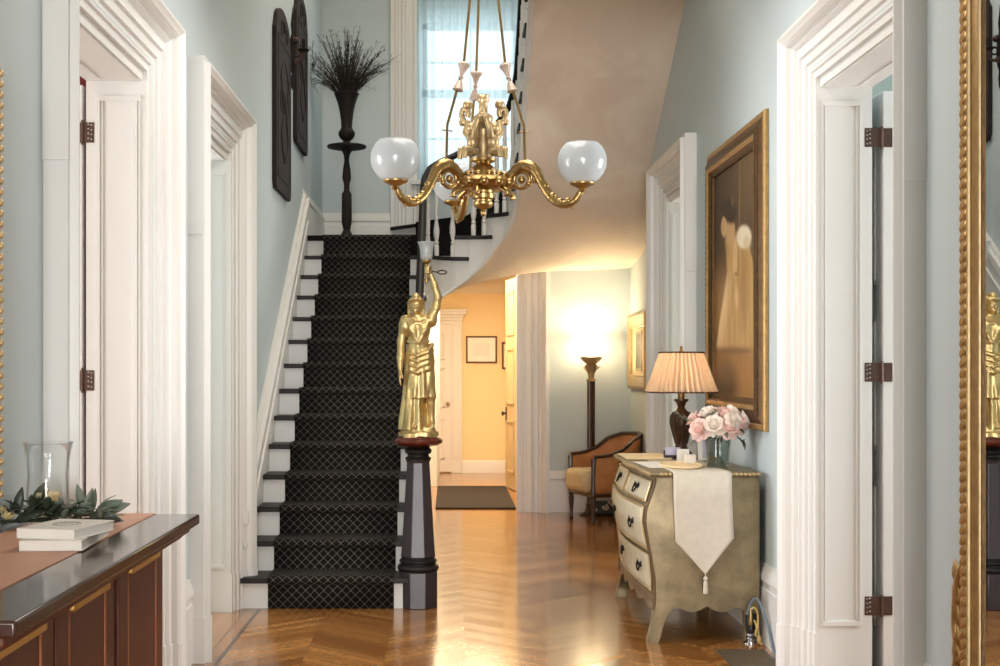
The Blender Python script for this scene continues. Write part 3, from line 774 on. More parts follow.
def nets(f, lo, hi, h):
    nx, ny, nz = [int(math.ceil((hi[i]-lo[i])/h))+1 for i in range(3)]
    gx, gy, gz = np.meshgrid(*[np.arange(n, dtype=np.float32)*h+lo[i] for i, n in enumerate((nx, ny, nz))], indexing='ij')
    Fv = f(gx, gy, gz); S = Fv < 0
    cs = (nx-1, ny-1, nz-1); acc = np.zeros(cs+(3,), np.float32); cnt = np.zeros(cs, np.float32)
    offs = [(i, j, k) for i in (0, 1) for j in (0, 1) for k in (0, 1)]
    def sub(A, o): return A[o[0]:o[0]+cs[0], o[1]:o[1]+cs[1], o[2]:o[2]+cs[2]]
    for a in offs:
        for ax in range(3):
            if a[ax]: continue
            c = list(a); c[ax] = 1
            fa, fc = sub(Fv, a), sub(Fv, c); x = (sub(S, a) != sub(S, c))
            tt = np.where(x, fa/(np.where(fa-fc == 0, 1, fa-fc)), 0)
            for q in range(3):
                acc[..., q] += np.where(x, a[q]+(tt if q == ax else 0), 0)
            cnt += x
    act = cnt > 0; idx = -np.ones(cs, np.int64); idx[act] = np.arange(act.sum())
    ii = np.argwhere(act); V = (ii+acc[act]/cnt[act][:, None])*h+np.array(lo)
    Fs = []
    for ax in range(3):
        o1, o2 = (ax+1) % 3, (ax+2) % 3
        sl_a = [slice(None)]*3; sl_b = [slice(None)]*3
        sl_a[ax] = slice(0, -1); sl_b[ax] = slice(1, None)
        e = np.argwhere(S[tuple(sl_a)] != S[tuple(sl_b)])
        ok = np.all((e[:, [o1, o2]] >= 1), axis=1) & (e[:, o1] < cs[o1]) & (e[:, o2] < cs[o2]); e = e[ok]
        q = []
        for d1, d2 in ((-1, -1), (0, -1), (0, 0), (-1, 0)):
            c = e.copy(); c[:, o1] += d1; c[:, o2] += d2; q.append(idx[c[:, 0], c[:, 1], c[:, 2]])
        Fs.append(np.stack(q, 1))
    return V, np.concatenate(Fs)
def sm(a, c, k):
    h = np.clip(.5+.5*(c-a)/k, 0, 1); return c*(1-h)+a*h-k*h*(1-h)
class SDF:
    def __init__(s, x, y, z): s.p = (x, y, z); s.d = None
    def join(s, d, k=.015): s.d = d if s.d is None else (sm(s.d, d, k) if k > 0 else np.minimum(s.d, d)); return s
    def cap(s, a, c, ra, rb):
        x, y, z = s.p; ba = [c[i]-a[i] for i in range(3)]; L = sum(q*q for q in ba)
        tt = np.clip(((x-a[0])*ba[0]+(y-a[1])*ba[1]+(z-a[2])*ba[2])/L, 0, 1)
        return np.sqrt((x-a[0]-tt*ba[0])**2+(y-a[1]-tt*ba[1])**2+(z-a[2]-tt*ba[2])**2)-(ra+(rb-ra)*tt)
    def ell(s, c, r):
        x, y, z = s.p; u = [(s.p[i]-c[i])/r[i] for i in range(3)]
        k0 = np.sqrt(u[0]**2+u[1]**2+u[2]**2); k1 = np.sqrt((u[0]/r[0])**2+(u[1]/r[1])**2+(u[2]/r[2])**2)
        return k0*(k0-1)/np.maximum(k1, 1e-6)
    def poly(s, pts, rs, k=.01):
        for i in range(len(pts)-1): s.join(s.cap(pts[i], pts[i+1], rs[i], rs[i+1]), k)
    def sub(s, d, k=.008): s.d = -sm(-s.d, d, k)
def statue_f(x, y, z):
    s = SDF(x, y, z)
    # under skirt
    def skirt(zs, cxs, cys, rsx, rsy, z0, z1, nf, amp, ph, tw):
        cx = np.interp(z, zs, cxs); cy = np.interp(z, zs, cys); rx = np.interp(z, zs, rsx); ry = np.interp(z, zs, rsy)
        th = np.arctan2(y-cy, x-cx)
        am = amp*np.clip((z1-z)/(z1-z0), 0, 1)**.6
        fold = am*(np.sin(nf*th+ph+tw*z)+.5*np.sin((nf*1.7)//1*th+1.3-tw*z*1.4))
        q = (np.sqrt(((x-cx)/rx)**2+((y-cy)/ry)**2)-1)*np.minimum(rx, ry)-fold
        return np.maximum(q*.75, np.maximum(z0-z, z-z1))
    s.join(skirt([.06, .2, .35, .5], [-.030, -.030, -.02, -.005], [-.01, -.005, 0, 0], [.084, .070, .066, .06], [.082, .064, .06, .05], .045, .50, 6, .0095, .4, 5), 0)
    s.join(skirt([.24, .33, .45, .52, .57, .61], [.012, .012, .008, .004, 0, 0], [-.005, -.005, 0, 0, 0, 0], [.090, .090, .092, .086, .066, .058], [.072, .070, .070, .066, .054, .046], .245, .62, 7, .007, 1.1, 9), .012)
    # swags of drapery across the hip
    for k in range(4):
        zz = .545-.035*k
        P_ = [(.088, -.01, zz+.035), (.06, -.055, zz-.012), (.0, -.075, zz-.035), (-.05, -.062, zz-.02)]
        s.poly(P_, [.013, .012, .010, .006], .012)
    s.poly([(.078, -.01, .575), (.088, -.02, .48), (.090, -.022, .38), (.082, -.018, .30)], [.008, .012, .012, .006], .014)
    for k_ in range(4):       # gathered bodice
        for sx in (-1, 1): s.poly([(sx*(.070-.012*k_), -.024-.006*k_, .738-.004*k_), (sx*(.050-.008*k_), -.064, .680-.008*k_), (sx*(.022-.004*k_), -.056, .612)], [.0055, .0065, .005], .005)
    s.poly([(-.066, -.03, .722), (-.02, -.052, .712), (.02, -.052, .714), (.066, -.03, .728)], [.006]*4, .005)
    s.poly([(-.062, -.02, .60), (0, -.056, .595), (.062, -.02, .60)], [.011]*3, .006)
    # torso, shoulders, neck, head
    s.join(s.ell((0, .002, .675), (.078, .056, .082)), .02); s.join(s.cap((0, 0, .59), (0, 0, .65), .052, .056), .02)
    for sx in (-1, 1): s.join(s.ell((sx*.035, -.038, .674), (.029, .025, .028)), .018)
    s.join(s.cap((-.072, .002, .735), (.074, .002, .742), .030, .030), .02)
    s.join(s.cap((-.006, .004, .75), (-.012, -.002, .80), .026, .024), .014)
    s.join(s.ell((-.014, -.012, .822), (.037, .043, .052)), .008)
    s.join(s.ell((-.014, -.022, .797), (.024, .026, .024)), .008)
    s.join(s.cap((-.019, -.052, .832), (-.019, -.062, .812), .0045, .008), .005)
    s.join(s.ell((-.019, -.049, .795), (.011, .006, .004)), .003)
    s.join(s.ell((-.019, -.048, .787), (.009, .006, .004)), .003)
    for ex in (-.034, -.004):
        s.sub(s.ell((ex, -.057, .827), (.010, .008, .006)), .005); s.join(s.ell((ex, -.047, .826), (.0075, .006, .005)), .002)
        s.join(s.cap((ex-.009, -.050, .838), (ex+.009, -.051, .839), .004, .004), .004)
    for sx in (-1, 1): s.join(s.ell((-.014+sx*.037, -.004, .818), (.006, .010, .015)), .003)
    # hair, helmet and diadem
    s.join(s.ell((-.014, .010, .842), (.050, .050, .048)), .006)
    s.join(s.ell((-.014, .045, .815), (.034, .026, .034)), .01)
    s.poly([(-.058, -.012, .848), (-.040, -.045, .862), (-.014, -.054, .868), (.014, -.045, .862), (.032, -.012, .848)], [.010, .011, .013, .011, .010], .004)
    s.join(s.ell((-.014, -.046, .886), (.020, .010, .020)), .006); s.join(s.ell((-.014, .0, .893), (.022, .034, .014)), .008)
    for k in range(5):
        for sx in (-1, 1): s.join(s.ell((-.014+sx*.044, .012-.008*(k % 2), .836-.017*k), (.012, .012, .011)), .004)
    # arm hanging down with its sleeve and hand
    s.join(s.ell((-.086, .002, .70), (.035, .040, .056)), .016)
    s.poly([(-.084, .004, .735), (-.106, .010, .60), (-.112, -.012, .50), (-.113, -.030, .425)], [.030, .026, .022, .015], .012)
    s.join(s.ell((-.111, -.035, .395), (.013, .020, .026)), .008)
    for k, (fy, L) in enumerate(((-.050, .050), (-.042, .058), (-.033, .056), (-.025, .046))):
        s.poly([(-.112, fy, .382), (-.114, fy-.003, .382-L*.5), (-.108, fy-.003, .382-L)], [.0068, .006, .005], .003)
    s.poly([(-.106, -.050, .405), (-.100, -.060, .385), (-.098, -.060, .368)], [.007, .0065, .005], .003)
    # raised arm and the hand gripping the torch
    s.join(s.ell((.086, .002, .735), (.034, .036, .045)), .016)
    s.poly([(.080, .002, .745), (.112, -.002, .815), (.124, -.006, .875), (.102, -.008, .955), (.080, -.010, 1.02)], [.030, .027, .025, .021, .015], .012)
    s.join(s.ell((.074, -.010, 1.046), (.016, .018, .026)), .008)
    for k in range(4):
        zz = 1.030+.012*k
        s.poly([(.080, -.018, zz), (.064, -.034, zz), (.046, -.028, zz), (.042, -.014, zz)], [.0065, .0065, .006, .005], .002)
    s.poly([(.072, .006, 1.040), (.056, .012, 1.055), (.044, .004, 1.064)], [.0075, .007, .005], .003)
    # bare shin, boot and feet
    s.poly([(.045, -.005, .42), (.078, -.020, .26), (.084, .000, .11), (.086, -.004, .085)], [.036, .030, .019, .020], .01)
    s.poly([(.086, .005, .085), (.092, -.045, .072)], [.020, .013], .01)
    s.poly([(-.02, -.05, .08), (-.016, -.088, .068)], [.018, .012], .01)
    # rocky ground
    rx, ry = x, y; r = np.sqrt(rx**2+ry**2)
    th = np.arctan2(ry, rx); rock = np.maximum(np.abs(z-.014-.004*np.sin(4*th+.6))-.016, r-(.122+.006*np.sin(5*th)+.003*np.sin(11*th+1)))
    s.join(rock*.9, .004)
    s.join(s.ell((.0, .01, .030), (.112, .10, .036)), .012); s.join(s.ell((.06, -.03, .045), (.05, .045, .030)), .012)
    return s.d+.0010*np.sin(90*x)*np.sin(85*y+1)*np.sin(70*z)
t = thing('statue', 'golden statue of a draped woman holding up a torch on the newel post', 'statue', (NX, NY, 1.0670))
V, Fq = nets(statue_f, (-.15, -.14, -.005), (.17, .14, 1.10), .0042)
b = MB(); b.v = [tuple(p) for p in V.tolist()]; b.f = [tuple(q) for q in Fq.tolist()]; b.uv = [(0, 0)]*len(b.v)
b.build('figure', 'gold', t, ang=180)
TX, TY = .052, -.014
to = thing('torch', None, None); to.parent = t
b = MB(); b.lathe([(0, .965), (.009, .97), (.012, .985), (.008, 1.0), (.009, 1.06), (.014, 1.075), (.010, 1.085), (.020, 1.095), (.026, 1.10), (.028, 1.106), (.028, 1.112), (.0, 1.113)], (TX, TY, 0), 18); b.build('torch_handle', 'brass', to)
b = MB(); b.torus((.150, TY, 1.035), .028, .004, (0, .35, 1), 22, 6); b.tube([(.124, TY, 1.035), (.09, TY, 1.04), (TX+.01, TY, 1.07)], .004, 6); o = b.build('torch_ring', 'urn', to)
b = MB(); b.shell([(.020, 1.110), (.030, 1.118), (.036, 1.135), (.038, 1.175), (.043, 1.20), (.053, 1.222), (.056, 1.226)], (TX, TY, 0), 28)
o = b.build('torch_shade', 'globe', to, ang=60, solid=.003); o['label'] = 'flared white glass shade'

# ================================================================== CHANDELIER
t = thing('chandelier', 'antique brass three-arm chandelier with frosted globes hanging in the hall', 'chandelier', (.138, 5.4, 0))
b = MB()
b.lathe([(0, 2.127), (.008, 2.133), (.012, 2.146), (.007, 2.156), (.02, 2.163), (.036, 2.169), (.042, 2.178), (.042, 2.187), (.034, 2.192), (.034, 2.199), (.046, 2.204), (.047, 2.222), (.040, 2.227), (.042, 2.236), (.060, 2.241), (.085, 2.240), (.115, 2.252), (.128, 2.268), (.120, 2.283), (.10, 2.292), (.075, 2.312), (.05, 2.330), (.032, 2.343), (.03, 2.352), (.052, 2.358), (.055, 2.368), (.03, 2.374)], (0, 0, 0), 36)
for k in range(12):
    a = 2*PI*k/12; b.ball((.122*math.cos(a), .122*math.sin(a), 2.262), (.022, .022, .02), 10, 6)
    b.ball((.088*math.cos(a+.26), .088*math.sin(a+.26), 2.298), (.02, .02, .014), 10, 6)
for k in range(6):
    a = 2*PI*k/6+.3; b.tube([(.095*math.cos(a), .095*math.sin(a), 2.245), (.125*math.cos(a), .125*math.sin(a), 2.225), (.135*math.cos(a), .135*math.sin(a), 2.21), (.118*math.cos(a), .118*math.sin(a), 2.205)], [.012, .014, .011, .006], 8)
b.build('body', 'brass', t, ang=50)
b = MB()
b.lathe([(.028, 2.37), (.022, 2.40), (.030, 2.43), (.020, 2.46), (.028, 2.50), (.040, 2.53), (.040, 2.545), (.018, 2.56), (.018, 2.60), (.024, 2.606), (.024, 2.635), (.0, 2.64)], (0, 0, 0), 20)
for k in range(3):      # seated cherub-like figures between scrolls
    a = 2*PI*k/3-.6; ca, sa = math.cos(a), math.sin(a); rr = lambda r, z, o=0: (r*ca-o*sa, r*sa+o*ca, z)
    b.ball(rr(.048, 2.435), (.026, .026, .036)); b.ball(rr(.055, 2.492), (.021, .021, .023)); b.ball(rr(.058, 2.395), (.03, .03, .022))
    for sgn in (-1, 1):
        b.tube([rr(.05, 2.455, sgn*.02), rr(.06, 2.48, sgn*.045), rr(.045, 2.53, sgn*.052)], [.016, .014, .011], 8)
        b.tube([rr(.06, 2.40, sgn*.015), rr(.095, 2.40, sgn*.022), rr(.098, 2.365, sgn*.022)], [.018, .016, .010], 8)
    a2 = a+PI/3; ca2, sa2 = math.cos(a2), math.sin(a2)
    b.tube(catmull([(.025*ca2, .025*sa2, 2.50), (.07*ca2, .07*sa2, 2.515), (.105*ca2, .105*sa2, 2.55), (.10*ca2, .10*sa2, 2.585), (.075*ca2, .075*sa2, 2.575), (.08*ca2, .08*sa2, 2.55)], 4), .012, 8)
    b.ball((.078*ca2, .078*sa2, 2.60), .021); b.ball((.105*ca2, .105*sa2, 2.53), .015)
b.build('figure_cluster', 'giltlight', t, ang=60)
b = MB(); b.lathe([(.0, HC-.06), (.03, HC-.055), (.07, HC-.02), (.075, HC)], (0, 0, 0), 24); b.build('ceiling_canopy', 'brass', t)
M['orn'] = P('rosy_brass_ornament', lin(176, 156, 140), .45, .3, var=.1, vscale=20)
def tassel(b, p, d):
    p = Vector(p); q = Vector((0, 0, 1)).rotation_difference(Vector(d).normalized()).to_matrix().to_4x4()
    b.lathe([(.0, .062), (.022, .060), (.025, .052), (.016, .035), (.008, .012), (.008, .004), (.012, .0), (.008, -.006), (.006, -.014), (.012, -.024), (.018, -.045), (.023, -.058), (.010, -.062), (0, -.062)], p, 10, q)
for ang in (214, -23, 106):
    a = math.radians(ang); ca, sa = math.cos(a), math.sin(a); rr = lambda r, z: (r*ca, r*sa, z)
    ar = thing('arm', None, None); ar.parent = t
    path = catmull([rr(.10, 2.245), rr(.125, 2.295), rr(.175, 2.328), rr(.225, 2.310), rr(.262, 2.245), rr(.300, 2.190), rr(.350, 2.163), rr(.398, 2.178), rr(.428, 2.222)], 6)
    L = len(path); b = MB()
    b.tube(path, [interp(i/L, [0, .15, .3, .45, .6, .8, 1], [.016, .022, .027, .020, .019, .017, .011])+.0012*math.sin(i*2.4) for i in range(L)], 10)
    b.torus(rr(.170, 2.272), .034, .009, (-sa, ca, 0), 20, 8); b.ball(rr(.170, 2.272), (.016, .016, .016)); b.ball(rr(.20, 2.255), .013)
    b.tube(catmull([rr(.215, 2.31), rr(.245, 2.29), rr(.235, 2.262), rr(.212, 2.268), rr(.214, 2.286)], 4), .007, 8)
    for k, (r_, z_) in enumerate(((.27, 2.245), (.30, 2.205), (.335, 2.18), (.37, 2.18), (.145, 2.325), (.195, 2.338))):
        b.ball(rr(r_, z_-.004), (.019, .019, .013))
    b.lathe([(0, 2.140), (.005, 2.145), (.008, 2.165)], rr(.385, 0), 8)
    b.build('scroll_arm', 'brass', ar, ang=60)
    b = MB(); b.lathe([(.010, 2.205), (.016, 2.214), (.010, 2.220), (.026, 2.228), (.045, 2.236), (.050, 2.240), (.050, 2.246), (.0, 2.247)], rr(.428, 0), 22); b.build('globe_holder', 'brass', ar)
    c0 = 2.332; gp = [(.043, 2.247)]+[(.096*math.cos(q), c0+.094*math.sin(q)) for q in np.linspace(-1.0, .86, 14)]+[(.066, 2.405)]
    b = MB(); b.shell(gp, rr(.428, 0), 36); o = b.build('globe', 'globe', ar, ang=80, solid=.003); o['label'] = 'frosted white glass globe'
    b = MB(); b.lathe([(.008, 2.245), (.010, 2.275), (.02, 2.30), (.022, 2.315), (.012, 2.338), (0, 2.345)], rr(.428, 0), 14); b.build('bulb', 'bulb', ar)
    rod = [rr(.012, HC-.05), rr(.066, 3.03), rr(.098, 2.75), rr(.135, 2.63), rr(.180, 2.49), rr(.185, 2.325)]
    b = MB(); b.tube(rod, .0055, 8); b.tube([rr(.205, 2.468), rr(.155, 2.468)], .003, 6); b.build('hanging_rod', 'brass', ar)
    b = MB(); tassel(b, rr(.112, 2.695), Vector(rr(.098, 2.75))-Vector(rr(.128, 2.65))); b.build('rod_ornament', 'orn', ar)

# ================================================================== PEDESTAL, URN, GRASSES
PX, PY_, PZ = -.985, 12.40, 14*R_+.0135
t = thing('pedestal', 'slender turned dark pedestal with round top on the stair landing', 'pedestal', (PX, PY_, PZ))
b = MB(); t.scale = (.94, .94, .93)
b.lathe([(.16, 0), (.16, .03), (.10, .05), (.06, .08), (.035, .13), (.05, .20), (.052, .24), (.050, .50), (.030, .53), (.028, .60), (.045, .66), (.040, .74), (.024, .84), (.030, .90), (.06, .955)], (0, 0, 0), 24); b.build('stem', 'urn', t)
b = MB(); b.lathe([(.06, .95), (.15, .962), (.195, .972), (.20, .985), (.195, .995)], (0, 0, 0), 32); b.build('round_top', 'urn', t)
b = MB(); UZ = PZ+.9955*.93
b.lathe([(.065, 0), (.07, .012), (.04, .03), (.035, .045), (.06, .065), (.083, .10), (.085, .13), (.062, .165), (.055, .18), (.06, .26), (.072, .34), (.09, .42), (.115, .49), (.128, .515), (.12, .525), (.10, .50), (.06, .40), (0, .38)], (0, 0, 0), 28)
o = b.build('urn', 'urn'); o.location = (PX, PY_, UZ); o.scale = (.94, .94, .95); tag(o, 'dark bronze urn filled with dried grasses on the pedestal', 'urn')
t = thing('dried_grass_bunch', 'wide spray of dark dried grasses standing in the urn', 'dried grass', (PX, PY_, UZ+.40))
b = MB(); h = MB(); rnd = random.Random(3)
for k in range(240):
    a = rnd.uniform(0, 2*PI); sp = rnd.uniform(.0, 1)**.7; L = rnd.uniform(.50, .86)*(1-.12*sp)
    dx, dy = math.cos(a)*sp, math.sin(a)*sp*.8; dr = rnd.uniform(.1, .42)*sp
    pts = []
    for i in range(8):
        q = i/7; pts.append((dx*.03+dx*.60*L*q**1.15*1.25, dy*.03+dy*.5*L*q*1.2, L*q*(1-.12*sp)*.94-dr*1.5*L*q**2.2))
    pts = [(max(p_[0], -.315-.01*rnd.random()), p_[1], p_[2]) for p_ in pts]
    b.tube(pts, [.0035-.0022*i/7 for i in range(8)], 4)
    if k < 150:
        for i in range(3, 8):
            for _ in range(3):
                p = Vector(pts[i])+Vector((rnd.uniform(-.012, .012), rnd.uniform(-.012, .012), rnd.uniform(-.03, .03)))
                d = (Vector(pts[i])-Vector(pts[i-1])).normalized()+Vector((rnd.uniform(-.6, .6), rnd.uniform(-.6, .6), rnd.uniform(-.3, .3)))
                p.x = max(p.x, -.325); h.leaf(p, d, rnd.uniform(.03, .06), .007, .1, n=2)
b.build('stalks', 'grass', t); h.build('seed_heads', 'grass', t)

# ================================================================== CARVED PANELS AND SCONCE ON THE LEFT WALL
def carved(y0, y1, z0, z1, label):
    t = thing('carved_panel', label, 'wall panel', (XL, (y0+y1)/2, z0), group='carved dark wood wall panels'); w = (y1-y0)/2; h = z1-z0
    poly = [(-w, .05), (-w+.04, 0), (w-.04, 0), (w, .05), (w, h-.22), (w-.05, h-.16)]+[(w*.86*math.cos(q), h-.16+.16*math.sin(q)) for q in np.linspace(.15, PI-.15, 15)]+[(-w+.05, h-.16), (-w, h-.22)]
    b = MB(); b.prism(poly, lambda y, z, a: (a, y, z), .001, .036); b.build('board', 'carved', t, bevel=.006)
    b = MB()
    for q in ((-w+.07, -w+.10, .1, h-.25), (w-.10, w-.07, .1, h-.25), (-w+.07, w-.07, .1, .13), (-w+.07, w-.07, h-.28, h-.25)): b.bx(.034, .040, *q)
    for s_ in (-1, 1):
        b.torus((.034, s_*.14, h-.16), .06, .009, (1, 0, 0), 18, 6); b.torus((.034, s_*.15, h*.5), .09, .009, (1, 0, 0), 20, 6)
        b.tube(catmull([(.038, 0, .25), (.038, s_*.2, h*.3), (.038, s_*.08, h*.45), (.038, s_*.22, h*.62), (.034, s_*.05, h*.72)], 5), .008, 6)
    b.ball((.036, 0, h-.12), (.02, .05, .05)); b.ball((.036, 0, h*.5), (.02, .05, .08)); b.build('carving', 'carved', t)
carved(9.71, 10.60, 2.85, 4.28, 'carved dark wood panel beside the wall sconce, lower and nearer of two')
carved(11.0, 11.84, 3.42, 4.76, 'carved dark wood panel beyond the wall sconce, higher and nearer the urn')
t = thing('wall_sconce', 'dark bronze wall sconce between the two carved panels', 'wall sconce', (XL, 10.8, 4.1))
b = MB(); b.lathe([(0, -.30), (.008, -.27), (.012, -.20), (.006, -.15), (.02, -.10), (.028, 0), (.022, .12), (.008, .18), (.014, .25), (.006, .33), (0, .42)], (.02, 0, 0), 12); b.build('back_plate', 'urn', t)
b = MB(); b.tube(catmull([(.02, 0, -.02), (.06, 0, -.06), (.10, 0, -.04), (.115, 0, .03)], 5), .012, 8); b.torus((.065, 0, .02), .03, .009, (0, 1, 0), 16, 6); b.ball((.05, 0, .12), .03); b.ball((.05, -.03, -.06), .025); b.build('scroll_arm', 'lampbase', t)
b = MB(); b.lathe([(.01, .02), (.04, .03), (.05, .045), (.03, .05), (.016, .055), (.016, .13), (0, .135)], (.115, 0, 0), 14); b.build('candle_cup', 'urn', t)

# ================================================================== PIER MIRROR ON THE RIGHT
t = thing('pier_mirror', 'tall gilt pier mirror with rope moulding beside the nearer doorway', 'mirror', (1.722, 3.10, 0), -.0105)
MY0, MY1, MZ1 = -.72, .79, 3.35
b = MB()
for y0, y1, z0, z1 in ((MY1-.13, MY1-.01, 0, MZ1), (MY0+.01, MY0+.13, 0, MZ1), (MY0+.01, MY1-.01, MZ1-.13, MZ1), (MY0+.01, MY1-.01, 0, .42)):
    b.bx(-.195, 0, y0, y1, z0, z1)
b.build('frame', 'gilt', t, bevel=.008)
b = MB()
for y in (MY1-.035, MY0+.035):
    b = MB()
    for i in range(104):
        z = .06+i*.031; q = Matrix.Rotation(math.radians(38), 3, 'X')
        b.ball((-.203, y, z), (.015, .015, .027), 8, 6, q)
    b.build('rope_moulding', 'gilt', t)
b = MB()
for i in range(38): b.ball((-.203, MY0+.06+i*.0365, MZ1-.035), (.016, .026, .016), 8, 6)
b.build('rope_moulding', 'gilt', t)
b = MB()
for y in (MY1-.055, MY0+.055): b.tube([(-.198, y, .03), (-.198, y, MZ1-.03)], .008, 8)
for y in (MY1-.122, MY0+.122): b.tube([(-.192, y, .42), (-.192, y, MZ1-.12)], .007, 8)
b.build('fillet', 'giltlight', t)
b = MB()
for y in (MY1-.137, MY0+.13): b.bx(-.192, -.15, y, y+.007, .42, MZ1-.13)
b.build('inner_slip', 'giltdark', t)
b = MB(); b.bx(-.187, -.182, MY0+.125, MY1-.125, .40, MZ1-.12); b.build('mirror_glass', 'mirror', t)
b = MB(); q = random.Random(5)
for y, s_ in ((MY1, 1), (MY0, -1)):
    b.tube(catmull([(-.19, y-.02*s_, .93), (-.20, y+.02*s_, .86), (-.20, y+.045*s_, .74), (-.20, y+.03*s_, .64), (-.20, y+.06*s_, .52), (-.20, y+.05*s_, .38), (-.2, y+.01*s_, .33)], 5), .013, 8)
    for i in range(9):
        b.leaf((-.20, y-.01*s_, .38+.06*i), (-.25, s_*1.0, .7), .10, .05, .3, up=(-1, 0, .2))
    b.torus((-.20, y+.01*s_, .42), .04, .012, (1, 0, 0), 18, 8)
    b.build('acanthus_scroll', 'gilt', t, solid=.004); b = MB()

# gilt frame on the left wall, only its edge in view
t = thing('gilt_picture', 'large gilt-framed picture with beaded edge above the sideboard', 'picture', (XL, 3.08, 1.74))
def wall_frame(t, hy, hz, fw, prof, mats, dx, inner, innermat, bevelname='frame'):
    # profile: (fraction across frame, projection); dx = +1 for the left wall, -1 for the right wall
    b = MB(); b.grid(lambda i, j: (dx*prof[i][1], (-1, 1, 1, -1)[j]*(hy-prof[i][0]*fw), (-1, -1, 1, 1)[j]*(hz-prof[i][0]*fw)), len(prof), 4, False, True)
    b.build('frame', mats, t, ang=25)
    b = MB(); b.bx(min(dx*.006, dx*inner), max(dx*.006, dx*inner), -hy+fw*.98, hy-fw*.98, -hz+fw*.98, hz-fw*.98); return b.build('canvas', innermat, t)
wall_frame(t, .64, .63, .12, [(0, 0), (0, .04), (.15, .05), (.5, .035), (.8, .03), (.85, .04), (1, .03), (1, .008)], 'gilt', 1, .012, 'darkprint')
b = MB()
for i in range(40): b.ball((.045, .63, -.6+i*.0308), (.012, .012, .012), 8, 5)
b.build('bead_moulding', 'giltlight', t)
# ================================================================== SIDEBOARD (left foreground)
SX0, SX1, SY0, SY1, SZ = -1.325, -.82, 2.456, 4.262, 1.022
t = thing('sideboard', 'mahogany sideboard with leather-inset top and brass rails under two white books', 'sideboard', (0, 0, 0))
b = MB(); b.bx(SX0, SX1, SY0, SY1, SZ-.034, SZ); b.build('top', 'mahogtop', t, bevel=.007, seg=3)
b = MB(); b.bx(SX0, SX1-.028, SY0+.02, SY1-.02, SZ-.058, SZ-.034); b.bx(SX0, SX1-.05, SY0+.03, SY1-.03, SZ-.075, SZ-.058); b.build('top_moulding', 'mahog', t, bevel=.006)
b = MB(); b.bx(SX0+.03, -.965, SY0+.12, SY1-.004, SZ-.001, SZ+.0025); o = b.build('leather_inset', 'leather', t); o['label'] = 'reddish brown leather inset'
BX = -.925
b = MB(); b.bx(SX0, BX-.02, SY0+.06, SY1-.06, .0, SZ-.07); b.bx(SX0, BX+.02, SY0+.05, SY1-.05, 0, .09); b.build('carcass', 'mahog', t, bevel=.004)
for y0, y1 in ((3.735, 4.10), (3.155, 3.50), (2.575, 2.95)):
    d = thing('cabinet_door', None, None); d.parent = t
    b = MB(); a0, a1 = y0-.10, y1+.085
    b.bx(BX-.02, BX, a0, y0, .10, SZ-.075); b.bx(BX-.02, BX, y1, a1, .10, SZ-.075); b.bx(BX-.02, BX, y0, y1, .925, SZ-.075); b.bx(BX-.02, BX, y0, y1, .10, .18)
    b.build('door_frame', 'mahog', d, bevel=.003)
    b = MB(); b.bx(BX-.02, BX-.004, y0, y1, .18, .925); b.build('door_panel', 'mahog', d)
    b = MB()
    for yy in (y0, y1-.012): b.bx(BX-.006, BX+.0015, yy, yy+.010, .18, .922)
    b.bx(BX-.006, BX+.0015, y0, y1, .18, .190); b.build('panel_bead', 'mahogedge', d, bevel=.003)
    b = MB(); b.bx(BX-.006, BX+.014, y0+.004, y1-.004, .906, .930); o = b.build('brass_rail', 'brassbar', d, bevel=.005); o['label'] = 'brass rail along the top of the panel'

def book(label, x0, x1, y0, y1, z0, z1, rz, stamp):
    cx, cy = (x0+x1)/2, (y0+y1)/2; w, l, h = (x1-x0)/2, (y1-y0)/2, z1-z0
    t = thing('book', label, 'book', (cx, cy, z0), rz, 'white books on the sideboard')
    b = MB(); b.bx(-w, w, -l, l, 0, .003); b.bx(-w, w, -l, l, h-.003, h); b.bx(-w, -w+.003, -l, l, 0, h); b.build('cover', 'book', t, bevel=.001)
    b = MB(); b.bx(-w+.003, w-.003, -l+.003, l-.003, .003, h-.003); b.build('page_block', 'paper', t)
    if stamp:
        b = MB(); b.torus((0, 0, h), .036, .0022, (0, 0, 1), 24, 5); b.torus((0, 0, h), .028, .001, (0, 0, 1), 24, 5)
        b.tube([(-.02, .0, h), (-.01, .012, h), (0, -.006, h), (.01, .012, h), (.02, 0, h)], .0014, 5); b.build('cover_emblem', 'stamp', t)
book('white book lying flat on the sideboard, the lower of the two', -1.125, -.962, 3.37, 3.70, SZ+.003, SZ+.031, .05, False)
book('white book with grey emblem lying on top of another white book', -1.112, -.945, 3.38, 3.60, SZ+.0315, SZ+.0595, -.22, True)

t = thing('hurricane_vase', 'clear glass hurricane vase around a candle on the sideboard', 'glass vase', (-1.222, 3.95, SZ+.003))
b = MB(); b.lathe([(.052, 0), (.055, .004), (.03, .008), (0, .008)], (0, 0, 0), 28); b.build('foot', 'glass', t)
b = MB(); b.shell([(.050, .004), (.058, .02), (.064, .05), (.063, .10), (.060, .15), (.064, .20), (.074, .248)], (0, 0, 0), 40); b.build('glass_wall', 'glass', t, ang=80, solid=.003)
b = MB(); b.torus((0, 0, .249), .0745, .002, (0, 0, 1), 40, 6); b.build('rim', 'glass', t)
t = thing('candle', 'cream pillar candle inside the glass hurricane vase', 'candle', (-1.222, 3.95, SZ+.0115))
b = MB(); b.lathe([(.036, 0), (.037, .01), (.036, .085), (.032, .09), (.02, .086), (0, .085)], (0, 0, 0), 24); b.build('wax', 'candle', t)
b = MB(); b.tube([(0, 0, .085), (.002, 0, .098)], .0014, 6); b.build('wick', 'rubber', t)
t = thing('leaf_garland', 'garland of dark and grey-green leaves around the hurricane vase', 'garland', (-1.2, 3.95, SZ+.003))
rnd = random.Random(11)
dk, gy, yl = MB(), MB(), MB()
